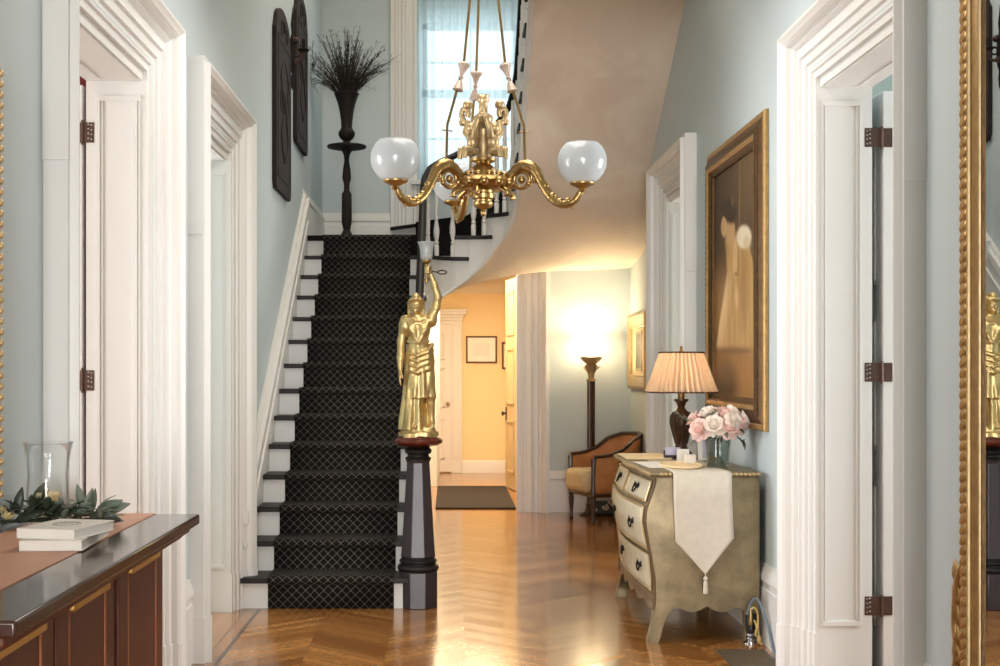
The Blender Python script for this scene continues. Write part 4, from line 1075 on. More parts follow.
def gpos(q): return Vector((-.125+.34*q, -.10+.03*math.sin(q*5)+.09*q*q, .02))
for k in range(46):
    p = gpos(rnd.uniform(-.1, .62))+Vector((rnd.uniform(-.02, .02), rnd.uniform(-.04, .04), rnd.uniform(0, .035)))
    dk.leaf(p, (rnd.uniform(-1, 1), rnd.uniform(-.8, .3), rnd.uniform(.0, .75)), rnd.uniform(.05, .085), rnd.uniform(.022, .034), .25)
for p, d, L in (((-.115, -.02, .03), (-.5, -.1, .8), .11), ((-.06, -.03, .05), (.35, .1, .95), .085), ((-.10, -.05, .04), (.2, -.2, .9), .075), ((-.14, -.06, .04), (-.3, -.1, .7), .09), ((-.05, -.06, .03), (.8, -.1, .6), .08), ((-.09, -.09, .02), (.6, -.5, .3), .09)):
    dk.leaf(p, d, L, .034, .35, up=(.2, -1, .4))
for k in range(40):
    p = gpos(rnd.uniform(.42, .86))+Vector((rnd.uniform(-.02, .02), rnd.uniform(-.03, .05), rnd.uniform(0, .03)))
    gy.leaf(p, (rnd.uniform(-.7, 1), rnd.uniform(-.8, .3), rnd.uniform(.05, .8)), rnd.uniform(.045, .08), rnd.uniform(.018, .03), .3)
for p, d, L, w in (((.13, .03, .04), (-.25, -.1, .95), .08, .032), ((.15, .02, .03), (.15, -.1, .8), .075, .036), ((.17, .02, .03), (.75, -.1, .5), .085, .042), ((.19, .03, .03), (.9, 0, .45), .08, .040), ((.16, -.02, .02), (.7, -.4, .25), .08, .036), ((.12, -.03, .02), (.3, -.7, .35), .07, .03), ((.09, -.02, .03), (-.2, -.3, .7), .06, .02), ((.20, 0, .015), (.6, -.5, .1), .07, .034)):
    gy.leaf((p[0]-.05, p[1], p[2]), d, L, w, .3, up=(.1, -1, .5))
dk.build('dark_foliage', 'leafdark', t, ang=60, solid=.0012); gy.build('grey_foliage', 'leafgrey', t, ang=60, solid=.0012)
b = MB(); b.tube(catmull([tuple(gpos(q)) for q in np.linspace(-.12, .98, 9)], 3), .006, 6); b.build('stem', 'leafdark', t)
for fx, fy, fz in ((-.132, -.115, .045), (-.10, -.13, .03)):
    b = MB()
    for k in range(16):
        a = k*2.4; el = .2+.08*k
        b.leaf((fx, fy, fz), (math.cos(a)*math.cos(el*.8), math.sin(a)*math.cos(el*.8)-.35, math.sin(el*.8)), .030-.0008*k, .022, -.5, n=4)
    o = b.build('flower', 'yellowpetal', t, ang=60, solid=.001); o['label'] = 'pale yellow flower'

# ================================================================== BOMBE CHEST (right)
CX, CY = 1.40, 7.825
t = thing('bombe_chest', 'champagne painted bombe chest with scalloped apron standing below the large painting', 'chest of drawers', (CX, CY, 0))
y0, y1, xb = 7.10, 8.55, 1.690
ZS = [0, .025, .096, .168, .24, .33, .385, .475, .566, .655, .728, .79, .872, .905]
XS = [1.081, 1.083, 1.10, 1.114, 1.121, 1.121, 1.116, 1.105, 1.087, 1.072, 1.078, 1.099, 1.124, 1.124]
def xf(z): return interp(z, ZS, XS)
def bul(z): return interp(z, [.15, .35, .62, .85, .93], [.1, .25, 1, .35, .2])
def front(y, z, off=0.):
    q = (y-y0)/(y1-y0); return Vector((xf(z)-.046*math.sin(PI*max(0, min(1, q)))**1.3*(.55+.45*bul(z))-off, y, z))
def ring(pi, v):
    # near end (back to front), front, far end
    if pi <= 16: q = pi/16; zb = .200-.034*abs(math.sin(PI*(3.5*q+.25)))
    elif pi <= 46: q = (pi-16)/30; zb = .200-.034*abs(math.sin(5*PI*q))
    else: q = (pi-46)/10; zb = .18
    z = zb+(.905-zb)*v
    if pi <= 16:
        x = xb+(xf(z)-xb)*(pi/16); p = Vector((x, y0-.022*bul(z)*math.sin(PI*min(1, pi/16*.9+.02)), z))
    elif pi <= 46: p = front(y0+(y1-y0)*(pi-16)/30, z)
    else: p = Vector((xf(z)+(xb-xf(z))*(pi-46)/10, y1, z))
    return p-Vector((CX, CY, 0))
b = MB(); b.grid(lambda i, j: ring(i, j/24), 57, 25, True, False); b.build('body', 'silverpaint', t, ang=40)
o = MB(); o.grid(lambda i, j: front(y0+.02+(y1-y0-.04)*i/30, .205+.05*j/3, .004)-Vector((CX, CY, 0)), 31, 4); o.build('apron_band', 'chestbrown', t, solid=.006, soff=0)
b = MB()    # dark stiles at the front corners
for ya in (y0+.006, y1-.006): b = MB(); b.tube([front(ya, z, .002)-Vector((CX, CY, 0)) for z in np.linspace(.18, .90, 28)], .010, 8); b.build('corner_moulding', 'chestbrown', t)
def outline(off, n=30):
    pts = [(xb, y0-off)]
    pts += [(1.124-.01-off, y0-off)]
    pts += [(1.124-.046*math.sin(PI*i/n)**1.3*.68-off-.010*math.sin(5*PI*i/n), y0+(y1-y0)*i/n) for i in range(1, n)]
    pts += [(1.124-.01-off, y1+off), (xb, y1+off)]; return [(p-CX, q-CY) for p, q in pts]
b = MB()
for off, za, zb in ((.014, .900, .912), (.030, .912, .932)): b.prism(outline(off), lambda p, q, a: (p, q, a), za, zb)
b.build('top', 'silverpaint', t, bevel=.005)
b = MB()
ol = outline(.030)[1:-1]
for i in range(len(ol)-1):
    a, c = Vector((*ol[i], 0)), Vector((*ol[i+1], 0)); m_ = max(1, int((c-a).length/.024))
    for k in range(m_): b.ball(a.lerp(c, k/m_)+Vector((0, 0, .921)), (.011, .015, .012), 8, 5)
o = b.build('edge_moulding', 'giltlight', t); o['label'] = 'pale gilt beaded front edge'; b = MB()
for k in range(23): b.ball((xb-CX-.024*k-.01, y0-.030-CY, .921), (.015, .009, .011), 8, 5)
o = b.build('edge_moulding', 'giltlight', t); o['label'] = 'pale gilt beaded end edge'
def leg(ya, sy, xa, front_leg):
    b = MB(); prof = [(0, 1.079, 1.142, .06), (.02, 1.080, 1.150, .062), (.05, 1.088, 1.158, .058), (.096, 1.10, 1.170, .062), (.14, 1.109, 1.19, .085), (.175, 1.116, 1.215, .11), (.20, 1.12, 1.235, .13)]
    rows = []
    for z, xa_, xb_, wy in prof:
        if not front_leg: xa_, xb_ = 1.61, 1.688
        if not front_leg: wy = .06
        yy = ya+sy*.004; rows.append([Vector((x-CX, y-CY, z)) for x, y in ((xa_, yy), (xb_, yy), (xb_, yy+sy*wy), (xa_, yy+sy*wy))])
    b.grid(lambda i, j: rows[i][j], len(rows), 4, False, True)
    b.add(rows[0], [(0, 1, 2, 3)]); o = b.build('leg', 'silverpaint', t, ang=30, bevel=.004)
for ya, sy in ((y0-.004, 1), (y1-.02, -1)):
    leg(ya, sy, 0, True); leg(ya, sy, 0, False)
def drawer(ya, yb, za, zb, nh):
    d = thing('drawer', None, None); d.parent = t; O = Vector((CX, CY, 0))
    n = 14
    b = MB(); b.grid(lambda i, j: front(ya+(yb-ya)*i/n, za+(zb-za)*j/8, .006)-O, n+1, 9); b.build('drawer_front', 'drawerpaint', d, solid=.008, soff=0)
    b = MB()
    loop = [front(ya+(yb-ya)*i/n, za, .010)-O for i in range(n+1)]+[front(yb, za+(zb-za)*j/6, .010)-O for j in range(1, 7)]+[front(yb+(ya-yb)*i/n, zb, .010)-O for i in range(1, n+1)]+[front(ya, zb+(za-zb)*j/6, .010)-O for j in range(1, 7)]
    b.tube(loop, .006, 6); b.build('drawer_bead', 'giltlight', d)
    zm = (za+zb)/2
    for k in range(nh):
        ym = (ya+yb)/2 if nh == 1 else ya+(yb-ya)*(.21+.50*k)
        b = MB()
        for s_ in (-1, 1): b.ball(front(ym+s_*.038, zm+.008, .014)-O, (.011, .014, .014), 10, 6); b.leaf(front(ym+s_*.038, zm+.01, .014)-O, (0, s_*1, .8), .035, .02, .0, up=(-1, 0, 0))
        b.tube(catmull([front(ym-.038, zm+.005, .022)-O, front(ym-.022, zm-.022, .026)-O, front(ym, zm-.028, .027)-O, front(ym+.022, zm-.022, .026)-O, front(ym+.038, zm+.005, .022)-O], 4), .0048, 8)
        b.ball(front(ym, zm+.004, .012)-O, (.008, .018, .014), 8, 6)
        b.build('bail_handle', 'urn', d, solid=.002)
drawer(y0+.07, y0+.685, .765, .875, 1); drawer(y0+.765, y1-.07, .765, .875, 1)
drawer(y0+.07, y1-.07, .505, .735, 2); drawer(y0+.07, y1-.07, .275, .470, 2)

# runner hanging over the near end
TZ = .9325
t = thing('table_runner', 'cream damask runner with tassel hanging over the end of the chest', 'table runner')
Pc = [(1.212, 1.529, 8.0, TZ+.001), (1.212, 1.529, 7.4, TZ+.001), (1.212, 1.529, 7.075, TZ+.001), (1.212, 1.529, 7.056, TZ-.006), (1.213, 1.530, 7.052, .80), (1.222, 1.538, 7.046, .57)]
b = MB(); n = 12
def rn(i, j):
    a, c, y, z = Pc[i]; q = j/n; x = a+(c-a)*q; return (x, y-(.003*math.sin(q*9+i) if i > 3 else 0), z)
tip = (1.383, 7.0405, .382)
rows = [[rn(i, j) for j in range(n+1)] for i in range(len(Pc))]
last = rows[-1] = [(x, y, z+.02*(j/n)-.012) for j, (x, y, z) in enumerate(rows[-1])]
for i in range(1, 9): rows.append([tuple(last[j][k]+(tip[k]-last[j][k])*i/8 for k in range(3)) for j in range(n+1)])
b.grid(lambda i, j: rows[i][j], len(rows), n+1)
b.build('cloth', 'linen', t, ang=80, solid=.003, soff=0)
b = MB(); b.lathe([(.004, .372), (.011, .366), (.012, .355), (.007, .349), (.011, .34), (.014, .285), (.012, .278), (0, .277)], (1.383, 7.036, 0), 14); b.tube([(1.383, 7.038, .39), (1.383, 7.037, .365)], .003, 6); b.build('tassel', 'linen', t)

# things lying on the chest
b = MB(); b.lathe([(.0, 0), (.108, 0), (.116, .008), (.116, .014), (.109, .014), (.105, .008), (0, .008)], (0, 0, 0), 40, None, 0, 1, 2.1)
o = b.build('oval_tray', 'cream', None, ang=40); o.location = (1.325, 7.46, TZ+.003); tag(o, 'cream oval tray on the runner in front of the lamp', 'tray')
b = MB(); b.bx(-.14, .14, -.22, .22, 0, .012); o = b.build('folder', 'cream', None, bevel=.003); o.location = (1.225, 8.22, TZ+.003); tag(o, 'large cream folder lying at the far front corner of the chest', 'folder')
b = MB(); b.bx(-.075, .085, -.26, .22, 0, .002); o = b.build('paper_sheet', 'paper'); o.location = (1.19, 7.62, TZ+.0015); o.rotation_euler = (0, 0, .06); tag(o, 'white paper sheet lying near the gilt front edge of the chest', 'paper')
t = thing('card_holder', 'dark holder with lilac-grey cards beside the lamp base', 'card holder', (1.375, 8.02, TZ+.016))
t.location.z = TZ+.0155
b = MB(); b.bx(-.055, .055, -.022, .022, 0, .016); b.bx(-.055, .055, .014, .022, .016, .045); b.build('stand', 'blackplastic', t, bevel=.002)
b = MB()
for k in range(4): b.bx(-.046, .046, -.012+.006*k, -.009+.006*k, .014, .062, Matrix.Rotation(-.12, 4, 'X'))
b.build('cards', 'purple', t)
b = MB()
for sg in (1, -1): b.bx(-.036, .036, -.001, .001, 0, .078, Matrix.Translation((0, sg*-.022, .002)) @ Matrix.Rotation(sg*-.28, 4, 'X'))
o = b.build('place_card', 'paper'); o.location = (1.402, 7.82, TZ+.003); tag(o, 'folded white card standing in front of the lamp base', 'card')
t = thing('small_box', 'small white box on the oval tray', 'box', (1.405, 7.60, TZ+.012))
b = MB(); b.bx(-.03, .03, -.022, .022, 0, .045); b.build('carton', 'paper', t, bevel=.002)
b = MB(); b.bx(-.031, .031, -.023, .023, .035, .05); b.build('lid', 'paper', t, bevel=.002)
t = thing('pamphlet', 'slim upright lilac and white pamphlet beside the flower vase', 'pamphlet', (1.537, 7.88, TZ+.003))
b = MB(); b.bx(-.036, .036, -.02, .02, 0, .02); b.build('stand', 'glass', t)
b = MB(); b.bx(-.032, .032, -.004, .004, .006, .15, Matrix.Rotation(-.12, 4, 'X')); b.build('booklet', 'paper', t)
b = MB(); b.bx(-.006, .020, -.0055, -.0045, .02, .14, Matrix.Rotation(-.12, 4, 'X')); b.build('printed_band', 'purple', t)

# lamp
LX, LY = 1.462, 8.22
t = thing('table_lamp', 'bronze table lamp with pleated peach shade on the chest', 'table lamp', (LX, LY, TZ+.0005))
b = MB(); b.lathe([(.088, 0), (.088, .014), (.072, .022), (.066, .034), (.050, .045), (.038, .07), (.036, .095), (.046, .135), (.060, .185), (.068, .225), (.066, .262), (.050, .288), (.030, .305), (.022, .32), (.030, .345), (.046, .362), (.046, .37), (.02, .375)], (0, 0, 0), 28)
for k in range(8):
    a = 2*PI*k/8; b.tube([(r*math.cos(a), r*math.sin(a), z) for r, z in ((.037, .09), (.048, .135), (.062, .185), (.070, .225), (.067, .262), (.05, .29))], .005, 6)
b.build('base', 'lampbase', t)
b = MB(); b.lathe([(.018, .37), (.022, .378), (.022, .41), (.014, .42)], (0, 0, 0), 14)
for sg in (-1, 1): b.tube(catmull([(sg*.018, 0, .40), (sg*.06, 0, .47), (sg*.06, 0, .58), (0, 0, .672)], 5), .0025, 6)
b.lathe([(.012, .665), (.014, .675), (.006, .682), (.010, .694), (.006, .704), (0, .708)], (0, 0, 0), 12)
b.build('harp', 'brass', t)
b = MB(); b.ball((0, 0, .47), (.03, .03, .042), 14, 10); b.build('bulb', 'bulb', t)
def oct_pt(q, w):       # cut-corner square outline, q in 0..1
    c = .52; P8 = [(w, -w*c), (w, w*c), (w*c, w), (-w*c, w), (-w, w*c), (-w, -w*c), (-w*c, -w), (w*c, -w)]
    Ls = [math.dist(P8[i], P8[(i+1) % 8]) for i in range(8)]; T = sum(Ls); s = (q % 1)*T
    for i in range(8):
        if s <= Ls[i]: a, c_ = P8[i], P8[(i+1) % 8]; f = s/Ls[i]; return Vector((a[0]+(c_[0]-a[0])*f, a[1]+(c_[1]-a[1])*f, 0))
        s -= Ls[i]
    return Vector((*P8[0], 0))
b = MB(); NP = 240; zb, zt, wb, wt = .415, .665, .207, .126
def shp(i, j):
    q = i/NP; f = j/10; w = wb+(wt-wb)*f**.92; p = oct_pt(q, w); d = p.normalized(); k = (.007, .009, .007, -.003, -.010, -.003)[i % 6]*(1.1-.45*f)
    return p+d*k+Vector((0, 0, zb+(zt-zb)*f))
b.grid(shp, NP, 11, True, False)
for k in range(40):
    def fold(i, j, k=k):
        q = (k*6+3.2+1.9*i)/NP; f = j/6; w = wb+(wt-wb)*f**.92-.0085; return oct_pt(q, w)+Vector((0, 0, zb+(zt-zb)*f))
    b.grid(fold, 2, 7)
b.build('lamp_shade', 'shade', t, ang=20)
M['trimdark'] = P('brown_braid', lin(84, 50, 36), .7)
for z, w in ((zb, wb+.004), (zt, wt+.004)):
    b = MB(); pts = [oct_pt(i/64, w)+Vector((0, 0, z)) for i in range(65)]; b.tube(pts, .0055, 6); b.build('shade_trim', 'trimdark', t)

# vase and bouquet
VXX, VYY = 1.525, 7.40
t = thing('flower_vase', 'smoky ribbed glass vase of roses on the chest', 'vase', (VXX, VYY, TZ+.003))
b = MB()
def vs_(i, j):
    f = j/8; r = .060+.019*f**1.2; a = 2*PI*i/48; r *= 1+.035*math.cos(12*a); return (r*math.cos(a), r*math.sin(a), .008+.215*f)
b.grid(vs_, 48, 9, True, False); b.build('glass_wall', 'vaseglass', t, ang=60, solid=.004)
b = MB(); b.lathe([(.058, 0), (.062, .004), (.062, .012), (0, .012)], (0, 0, 0), 32); b.build('foot', 'vaseglass', t)
b = MB(); b.lathe([(.054, .014), (.066, .15), (0, .15)], (0, 0, 0), 24); b.build('water', 'water', t)
t = thing('bouquet', 'bouquet of pink and white roses with green leaves in the glass vase', 'flowers', (VXX, VYY, TZ+.02))
rnd = random.Random(21); b = MB()
for k in range(16):
    a = rnd.uniform(0, 2*PI); r0 = rnd.uniform(.0, .04); b.tube([(r0*math.cos(a), r0*math.sin(a), .0), (-.012*math.cos(a), .01*math.sin(a), .12), (.06*math.cos(a+.5), .06*math.sin(a+.5), .24)], .0032, 6)
b.build('stems', 'leafmid', t)
def rose(c, r, d):
    b = MB(); d = Vector(d).normalized(); q = Vector((0, 0, 1)).rotation_difference(d).to_matrix(); c = Vector(c)
    b.ball(c+d*r*.15, (r*.42, r*.42, r*.5), 10, 7, q)
    for ring_, (cnt, el, L, w, bend) in enumerate(((5, 1.25, .85, .75, -.5), (6, .95, 1.0, .95, -.35), (7, .60, 1.15, 1.05, -.1), (8, .22, 1.15, 1.05, .25))):
        for k in range(cnt):
            a = 2*PI*k/cnt+ring_*.5+rnd.uniform(-.1, .1); dv = q @ Vector((math.cos(a)*math.cos(el), math.sin(a)*math.cos(el), math.sin(el)))
            up = q @ Vector((-math.cos(a)*math.sin(el), -math.sin(a)*math.sin(el), math.cos(el)))
            b.leaf(c-d*r*.35+dv*r*.12, dv, r*L, r*w*1.05, bend, up=up, n=5, blunt=True)
    return b
for (x, y, z, r, m_) in ((-.115, -.07, .205, .058, 'pink'), (-.045, -.11, .225, .056, 'whitepetal'), (.035, -.11, .215, .058, 'pink'), (.10, -.07, .235, .055, 'pink'), (-.06, .0, .285, .052, 'whitepetal'), (.035, -.03, .275, .058, 'pink'), (.145, .0, .25, .054, 'whitepetal'), (.09, .06, .285, .052, 'whitepetal'), (-.12, .05, .25, .054, 'pink'), (0, .10, .27, .054, 'pink'), (.06, -.13, .262, .04, 'whitepetal')):
    o = rose((x, y, z), r, (x*2.5, y*2.5-.05, .22)).build('rose', m_, t, ang=70, solid=.0008); o['label'] = 'pink rose' if m_ == 'pink' else 'white rose'
dk, gy = MB(), MB()
for k in range(42):
    a = rnd.uniform(0, 2*PI); r0 = rnd.uniform(.03, .10); gy_ = rnd.random() < .45
    (gy if gy_ else dk).leaf((r0*math.cos(a), r0*math.sin(a), rnd.uniform(.16, .23)), (math.cos(a), math.sin(a), rnd.uniform(-.55, .35)), rnd.uniform(.06, .10), rnd.uniform(.03, .048), .3)
for k in range(12): gy.leaf((rnd.uniform(-.08, .08), rnd.uniform(-.06, .06), .27), (rnd.uniform(-1, 1), rnd.uniform(-1, .6), .8), .07, .035, .35)
for k in range(10): gy.leaf((-.13-.012*k, -.02+.01*(k % 3), .235+.006*k), (-.5, rnd.uniform(-1, 1), rnd.uniform(-.2, 1)), .04, .018, .2)
for k in range(8): dk.leaf((.10+.01*k, -.05, .15-.004*k), (.7, rnd.uniform(-.6, .6), rnd.uniform(-.8, .5)), .055, .035, .25)
for q_ in (dk, gy): q_.v = [(min(x, .135+.2*(x-.135)) if x > .135 else x, y, z) for x, y, z in q_.v]
dk.build('dark_leaves', 'leafdark', t, ang=60, solid=.001); gy.build('pale_leaves', 'leafgrey', t, ang=60, solid=.001)

# ------------------------------------------------------------------ floor socket, cables, vent
t = thing('floor_socket', 'brass and black floor socket with plugs beside the chest', 'floor socket', (1.640, 7.09, 0))
b = MB(); b.lathe([(.038, 0), (.038, .008), (.026, .014), (.022, .022), (.026, .03), (.03, .036), (.022, .042), (.022, .055)], (0, 0, 0), 24); b.build('base', 'chrome', t)
b = MB(); b.lathe([(.022, .054), (.024, .06), (.024, .085), (.03, .09), (.03, .155), (.024, .165), (0, .165)], (0, 0, 0), 20); b.build('socket_body', 'blackplastic', t)
b = MB(); b.lathe([(.011, .10), (.013, .11), (.011, .165), (.007, .19)], (-.006, -.026, 0), 12); b.lathe([(.010, .07), (.012, .08), (.010, .12)], (.03, -.012, 0), 12); b.build('plug', 'brass', t)
b = MB(); b.tube(catmull([(1.614, 7.064, .16), (1.628, 7.05, .22), (1.652, 7.03, .252), (1.672, 6.98, .22), (1.690, 6.90, .12), (1.694, 6.82, .03), (1.690, 6.74, .010), (1.66, 6.64, .010)], 6), .0085, 8)
o = b.build('power_cable', 'cablegrey'); tag(o, 'blue-grey power cable arching beside the baseboard near the chest', 'cable')
b = MB(); b.tube(catmull([(1.624, 7.045, .19), (1.65, 7.04, .20), (1.668, 7.04, .16), (1.664, 7.03, .09), (1.675, 7.03, .03), (1.680, 7.02, .0075), (1.69, 7.03, .0075)], 6), .0055, 8); b.ball((1.672, 7.03, .03), (.013, .013, .025)); b.tube(catmull([(1.652, 7.058, .13), (1.658, 7.03, .10), (1.650, 7.02, .06), (1.672, 7.03, .04)], 5), .005, 8)
o = b.build('lamp_cord', 'cableyellow'); tag(o, 'yellow cord looping from the floor socket beside the chest', 'cord')
t = thing('floor_vent', 'grey-brown metal floor vent below the grey cable', 'floor vent', (1.54, 6.72, 0))
b = MB(); b.bx(-.13, .13, -.20, .20, .0005, .004); b.build('plate', 'vent', t, bevel=.0015)
b = MB()
for k in range(11): b.bx(-.11, .11, -.18+.034*k, -.168+.034*k, .004, .006)
b.build('slats', 'vent', t)

# ================================================================== PAINTINGS ON THE RIGHT WALL
def paint_col(Yw, z):       # figure study: woman in profile, white sleeve, long golden gown
    x, y = 450+1300*1.716/Yw, 368-(z-1.5)*1300/Yw
    L = lambda r, g, b_: Vector(lin(r, g, b_))
    ss = lambda e0, e1, q: (lambda k: k*k*(3-2*k))(max(0, min(1, (q-e0)/(e1-e0))))
    el = lambda cx, cy_, rx, ry, soft=.25: 1-ss(1-soft, 1+soft, math.hypot((x-cx)/rx, (y-cy_)/ry))
    st = .5+.5*math.sin(x*1.9+.6*math.sin(y*.03))*math.sin(x*.73+1+.02*y)
    c = L(80, 58, 38).lerp(L(118, 92, 54), ss(728, 748, x)*(.45+.4*st)*ss(250, 160, y)); c = c.lerp(L(44, 30, 22), .5*ss(730, 715, x))
    c = c.lerp(L(150, 108, 58), ss(250, 300, y)*.9)
    if abs(x-(740-.012*(y-160))) < .55 and y < 232: c = c.lerp(L(142, 116, 66), .8)
    xl = interp(y, [225, 240, 270, 285, 306, 325, 345], [726, 725, 727, 725, 722, 719, 716.5]); xr = interp(y, [225, 240, 260, 280, 345], [736, 748, 753, 756, 758])
    g = ss(xl-.8, xl+1.2, x)*(1-ss(xr-1.5, xr+.5, x))*ss(229, 240, y)
    d = (x-xl)/(xr-xl); gold = L(176, 136, 78).lerp(L(204, 166, 104), st*.8)
    gold = gold.lerp(L(236, 208, 162), ss(.28, .02, d)*ss(255, 300, y)*.9); gold = gold.lerp(L(150, 108, 54), .7*el(744, 290, 4, 40, .6))
    c = c.lerp(gold, g)
    c = c.lerp(L(226, 196, 146), .8*el(736.5, 297, 1.8, 11, .5))
    c = c.lerp(L(206, 168, 116), el(730.5, 232, 4.4, 16))                                  # neck and back
    c = c.lerp(L(214, 178, 128), el(724, 227, 2.9, 10, .2)); c = c.lerp(L(206, 168, 116), el(722.3, 229, 1.4, 2.4, .3))   # profile
    c = c.lerp(L(40, 25, 17), el(731, 212, 6.0, 12, .3)); c = c.lerp(L(44, 28, 18), .9*el(726, 208, 4.5, 8, .5))          # hair
    c = c.lerp(L(150, 112, 68), .6*el(732.5, 202, 1.2, 5, .5))
    c = c.lerp(L(240, 226, 196), el(744, 237, 7.2, 11.5, .22)); c = c.lerp(L(204, 178, 132), .6*el(747, 243, 4, 7, .5))     # white sleeve
    c = c.lerp(L(222, 188, 136), .85*el(735, 258, 2.6, 19, .35)); c = c.lerp(L(120, 84, 44), .7*el(738.2, 262, .7, 14, .5))   # arm
    c = c.lerp(L(110, 76, 40), .7*el(736, 274, 1.6, 2.2, .5))
    f = ss(343, 351, y); fl = L(140, 98, 50).lerp(L(172, 126, 68), ss(728, 754, x)*.9*(.6+.4*st))
    fl = fl.lerp(L(64, 41, 24), .85*el(726, 386, 11, 24, .5)); c = c.lerp(fl, f)
    c = c.lerp(L(84, 54, 28), .6*el(735, 351, 16, 3, .6))
    return c
t = thing('large_painting', 'large dark painting of a woman in a golden gown, gilt frame', 'painting', (1.728, 7.835, 2.03))
hy, hz, fw = .785, .877, .175
pr = [(0, 0), (0, .018), (.05, .026), (.16, .030), (.22, .026), (.34, .036), (.52, .050), (.66, .056), (.74, .054), (.80, .044), (.90, .028), (1, .024), (1, .010)]
def frame_slice(a, c, name, mt):
    b = MB(); q = pr[a:c]; b.grid(lambda i, j: (-q[i][1], (-1, 1, 1, -1)[j]*(hy-q[i][0]*fw), (-1, -1, 1, 1)[j]*(hz-q[i][0]*fw)), len(q), 4, False, True); return b.build(name, mt, t, ang=25)
frame_slice(0, 5, 'frame_outer', 'gilt'); frame_slice(4, 8, 'frame_cove', 'giltdark'); frame_slice(7, 10, 'frame_rim', 'gilt'); frame_slice(9, 13, 'frame_slip', 'giltdark')
b = MB()
for sy_ in (-1, 1):
    b = MB()
    for i in range(46): b.ball((-.045, sy_*(hy-.45*fw), -hz+.10+i*(2*hz-.2)/45), (.007, .009, .021), 6, 4)
    b.build('frame_beading', 'giltdark', t)
nu, nv = 150, 170; iy, iz = hy-fw*.99, hz-fw*.99
me = bpy.data.meshes.new('canvas')
vs = [(-.012, iy-2*iy*i/nu, -iz+2*iz*j/nv) for i in range(nu+1) for j in range(nv+1)]
fs = [(i*(nv+1)+j, (i+1)*(nv+1)+j, (i+1)*(nv+1)+j+1, i*(nv+1)+j+1) for i in range(nu) for j in range(nv)]
me.from_pydata(vs, [], fs); ca_ = me.color_attributes.new('paint', 'FLOAT_COLOR', 'POINT')
for k, (i, j) in enumerate((i, j) for i in range(nu+1) for j in range(nv+1)):
    c_ = paint_col(7.835+iy-2*iy*i/nu, 2.03-iz+2*iz*j/nv); ca_.data[k].color = (*c_, 1)
m = NT('oil_paint'); at = m.n('ShaderNodeAttribute', _attribute_name='paint')
cc = m.mix(.25, at.outputs[0], m.ramp(m.noise(9, 5, .6, m.mapped((1, 2, 1))), [(.3, (.35, .3, .25)), (.7, (1, 1, 1))]), 'MULTIPLY')
M['oil'] = m.done(m.bsdf(cc, .42, 0, m.bump(m.noise(60, 3), .15, .003)))
me.materials.append(M['oil']); o = bpy.data.objects.new('canvas', me); COL.objects.link(o); o.parent = t
b = MB(); b.bx(-.010, -.002, -iy, iy, -iz, iz); b.build('backing', 'giltdark', t)
t = thing('gilt_print', 'small wide gilt-framed print on the wall above the cane chair', 'picture', (XR2, 12.86, 1.668))
wall_frame(t, .60, .378, .15, [(0, 0), (0, .035), (.2, .05), (.45, .042), (.6, .03), (.85, .026), (.9, .032), (1, .026), (1, .008)], 'giltlight', -1, .010, 'cream')
b = MB(); b.bx(-.014, -.0095, -.16, .16, -.17, .17); b.build('print', 'darkprint', t)
b = MB()
for q in ((-.20, -.17, -.2, .2), (.17, .20, -.2, .2), (-.2, .2, -.2, -.17), (-.2, .2, .17, .2)): b.bx(-.016, -.0095, *q)
b.build('inner_slip', 'giltlight', t)

# ================================================================== TORCHIERE
t = thing('floor_lamp', 'lit bronze torchiere floor lamp behind the cane armchair', 'floor lamp', (1.44, 13.26, 0))
b = MB(); b.lathe([(.12, 0), (.12, .012), (.09, .022), (.06, .04), (.05, .09), (.055, .12)], (0, 0, 0), 28); b.build('base', 'lampbase', t)
b = MB()
def pole(i, j):
    a = 2*PI*i/40; r = .036*(1+.10*math.cos(8*a)); return (r*math.cos(a), r*math.sin(a), .11+1.26*j)
b.grid(pole, 40, 2, True, False); b.build('pole', 'lampbase', t, ang=50)
b = MB(); b.lathe([(.04, 1.36), (.052, 1.37), (.045, 1.385), (.03, 1.40), (.034, 1.44), (.05, 1.50), (.065, 1.53), (.045, 1.54), (.07, 1.56), (.10, 1.585), (.112, 1.60), (.112, 1.615), (.0, 1.615)], (0, 0, 0), 28)
for k in range(8):
    a = 2*PI*k/8; b.leaf((.035*math.cos(a), .035*math.sin(a), 1.44), (math.cos(a)*.5, math.sin(a)*.5, 1), .11, .035, .35, up=(-math.cos(a), -math.sin(a), .3))
b.build('capital', 'giltlight', t)
b = MB(); b.shell([(.05, 1.616), (.09, 1.64), (.115, 1.68), (.118, 1.73), (.125, 1.78), (.145, 1.82)], (0, 0, 0), 32); o = b.build('lamp_shade', 'torchglass', t, ang=80, solid=.003); o['label'] = 'glowing white glass bowl shade'

# ================================================================== CANE ARMCHAIR
t = thing('cane_armchair', 'low walnut barrel armchair with cane panels and beige seat', 'armchair', (1.545, 12.80, 0), math.radians(-72))
U = catmull([(-.27, -.27, 0), (-.285, -.10, 0), (-.275, .08, 0), (-.20, .22, 0), (0, .285, 0), (.20, .22, 0), (.275, .08, 0), (.285, -.10, 0), (.27, -.27, 0)], 8); nU = len(U)
def toph(i):
    q = abs(i/(nU-1)-.5)*2; return interp(q, [0, .25, .45, .60, .75, .88, 1], [.845, .835, .79, .70, .655, .640, .635])
def lean(i, z):
    q = 1-abs(i/(nU-1)-.5)*2; p = U[i]; return Vector((p.x*(1+.10*(z-.3)), p.y*(1+.0)+.10*q*(z-.3), z))
b = MB(); b.grid(lambda i, j: lean(i, .29+(toph(i)-.29)*j/6), nU, 7); b.build('cane_panel', 'cane', t, solid=.018, soff=0)
b = MB(); b.tube([lean(i, toph(i)+.008) for i in range(nU)], .022, 8, (1.15, .8)); b.build('top_rail', 'chairwood', t)
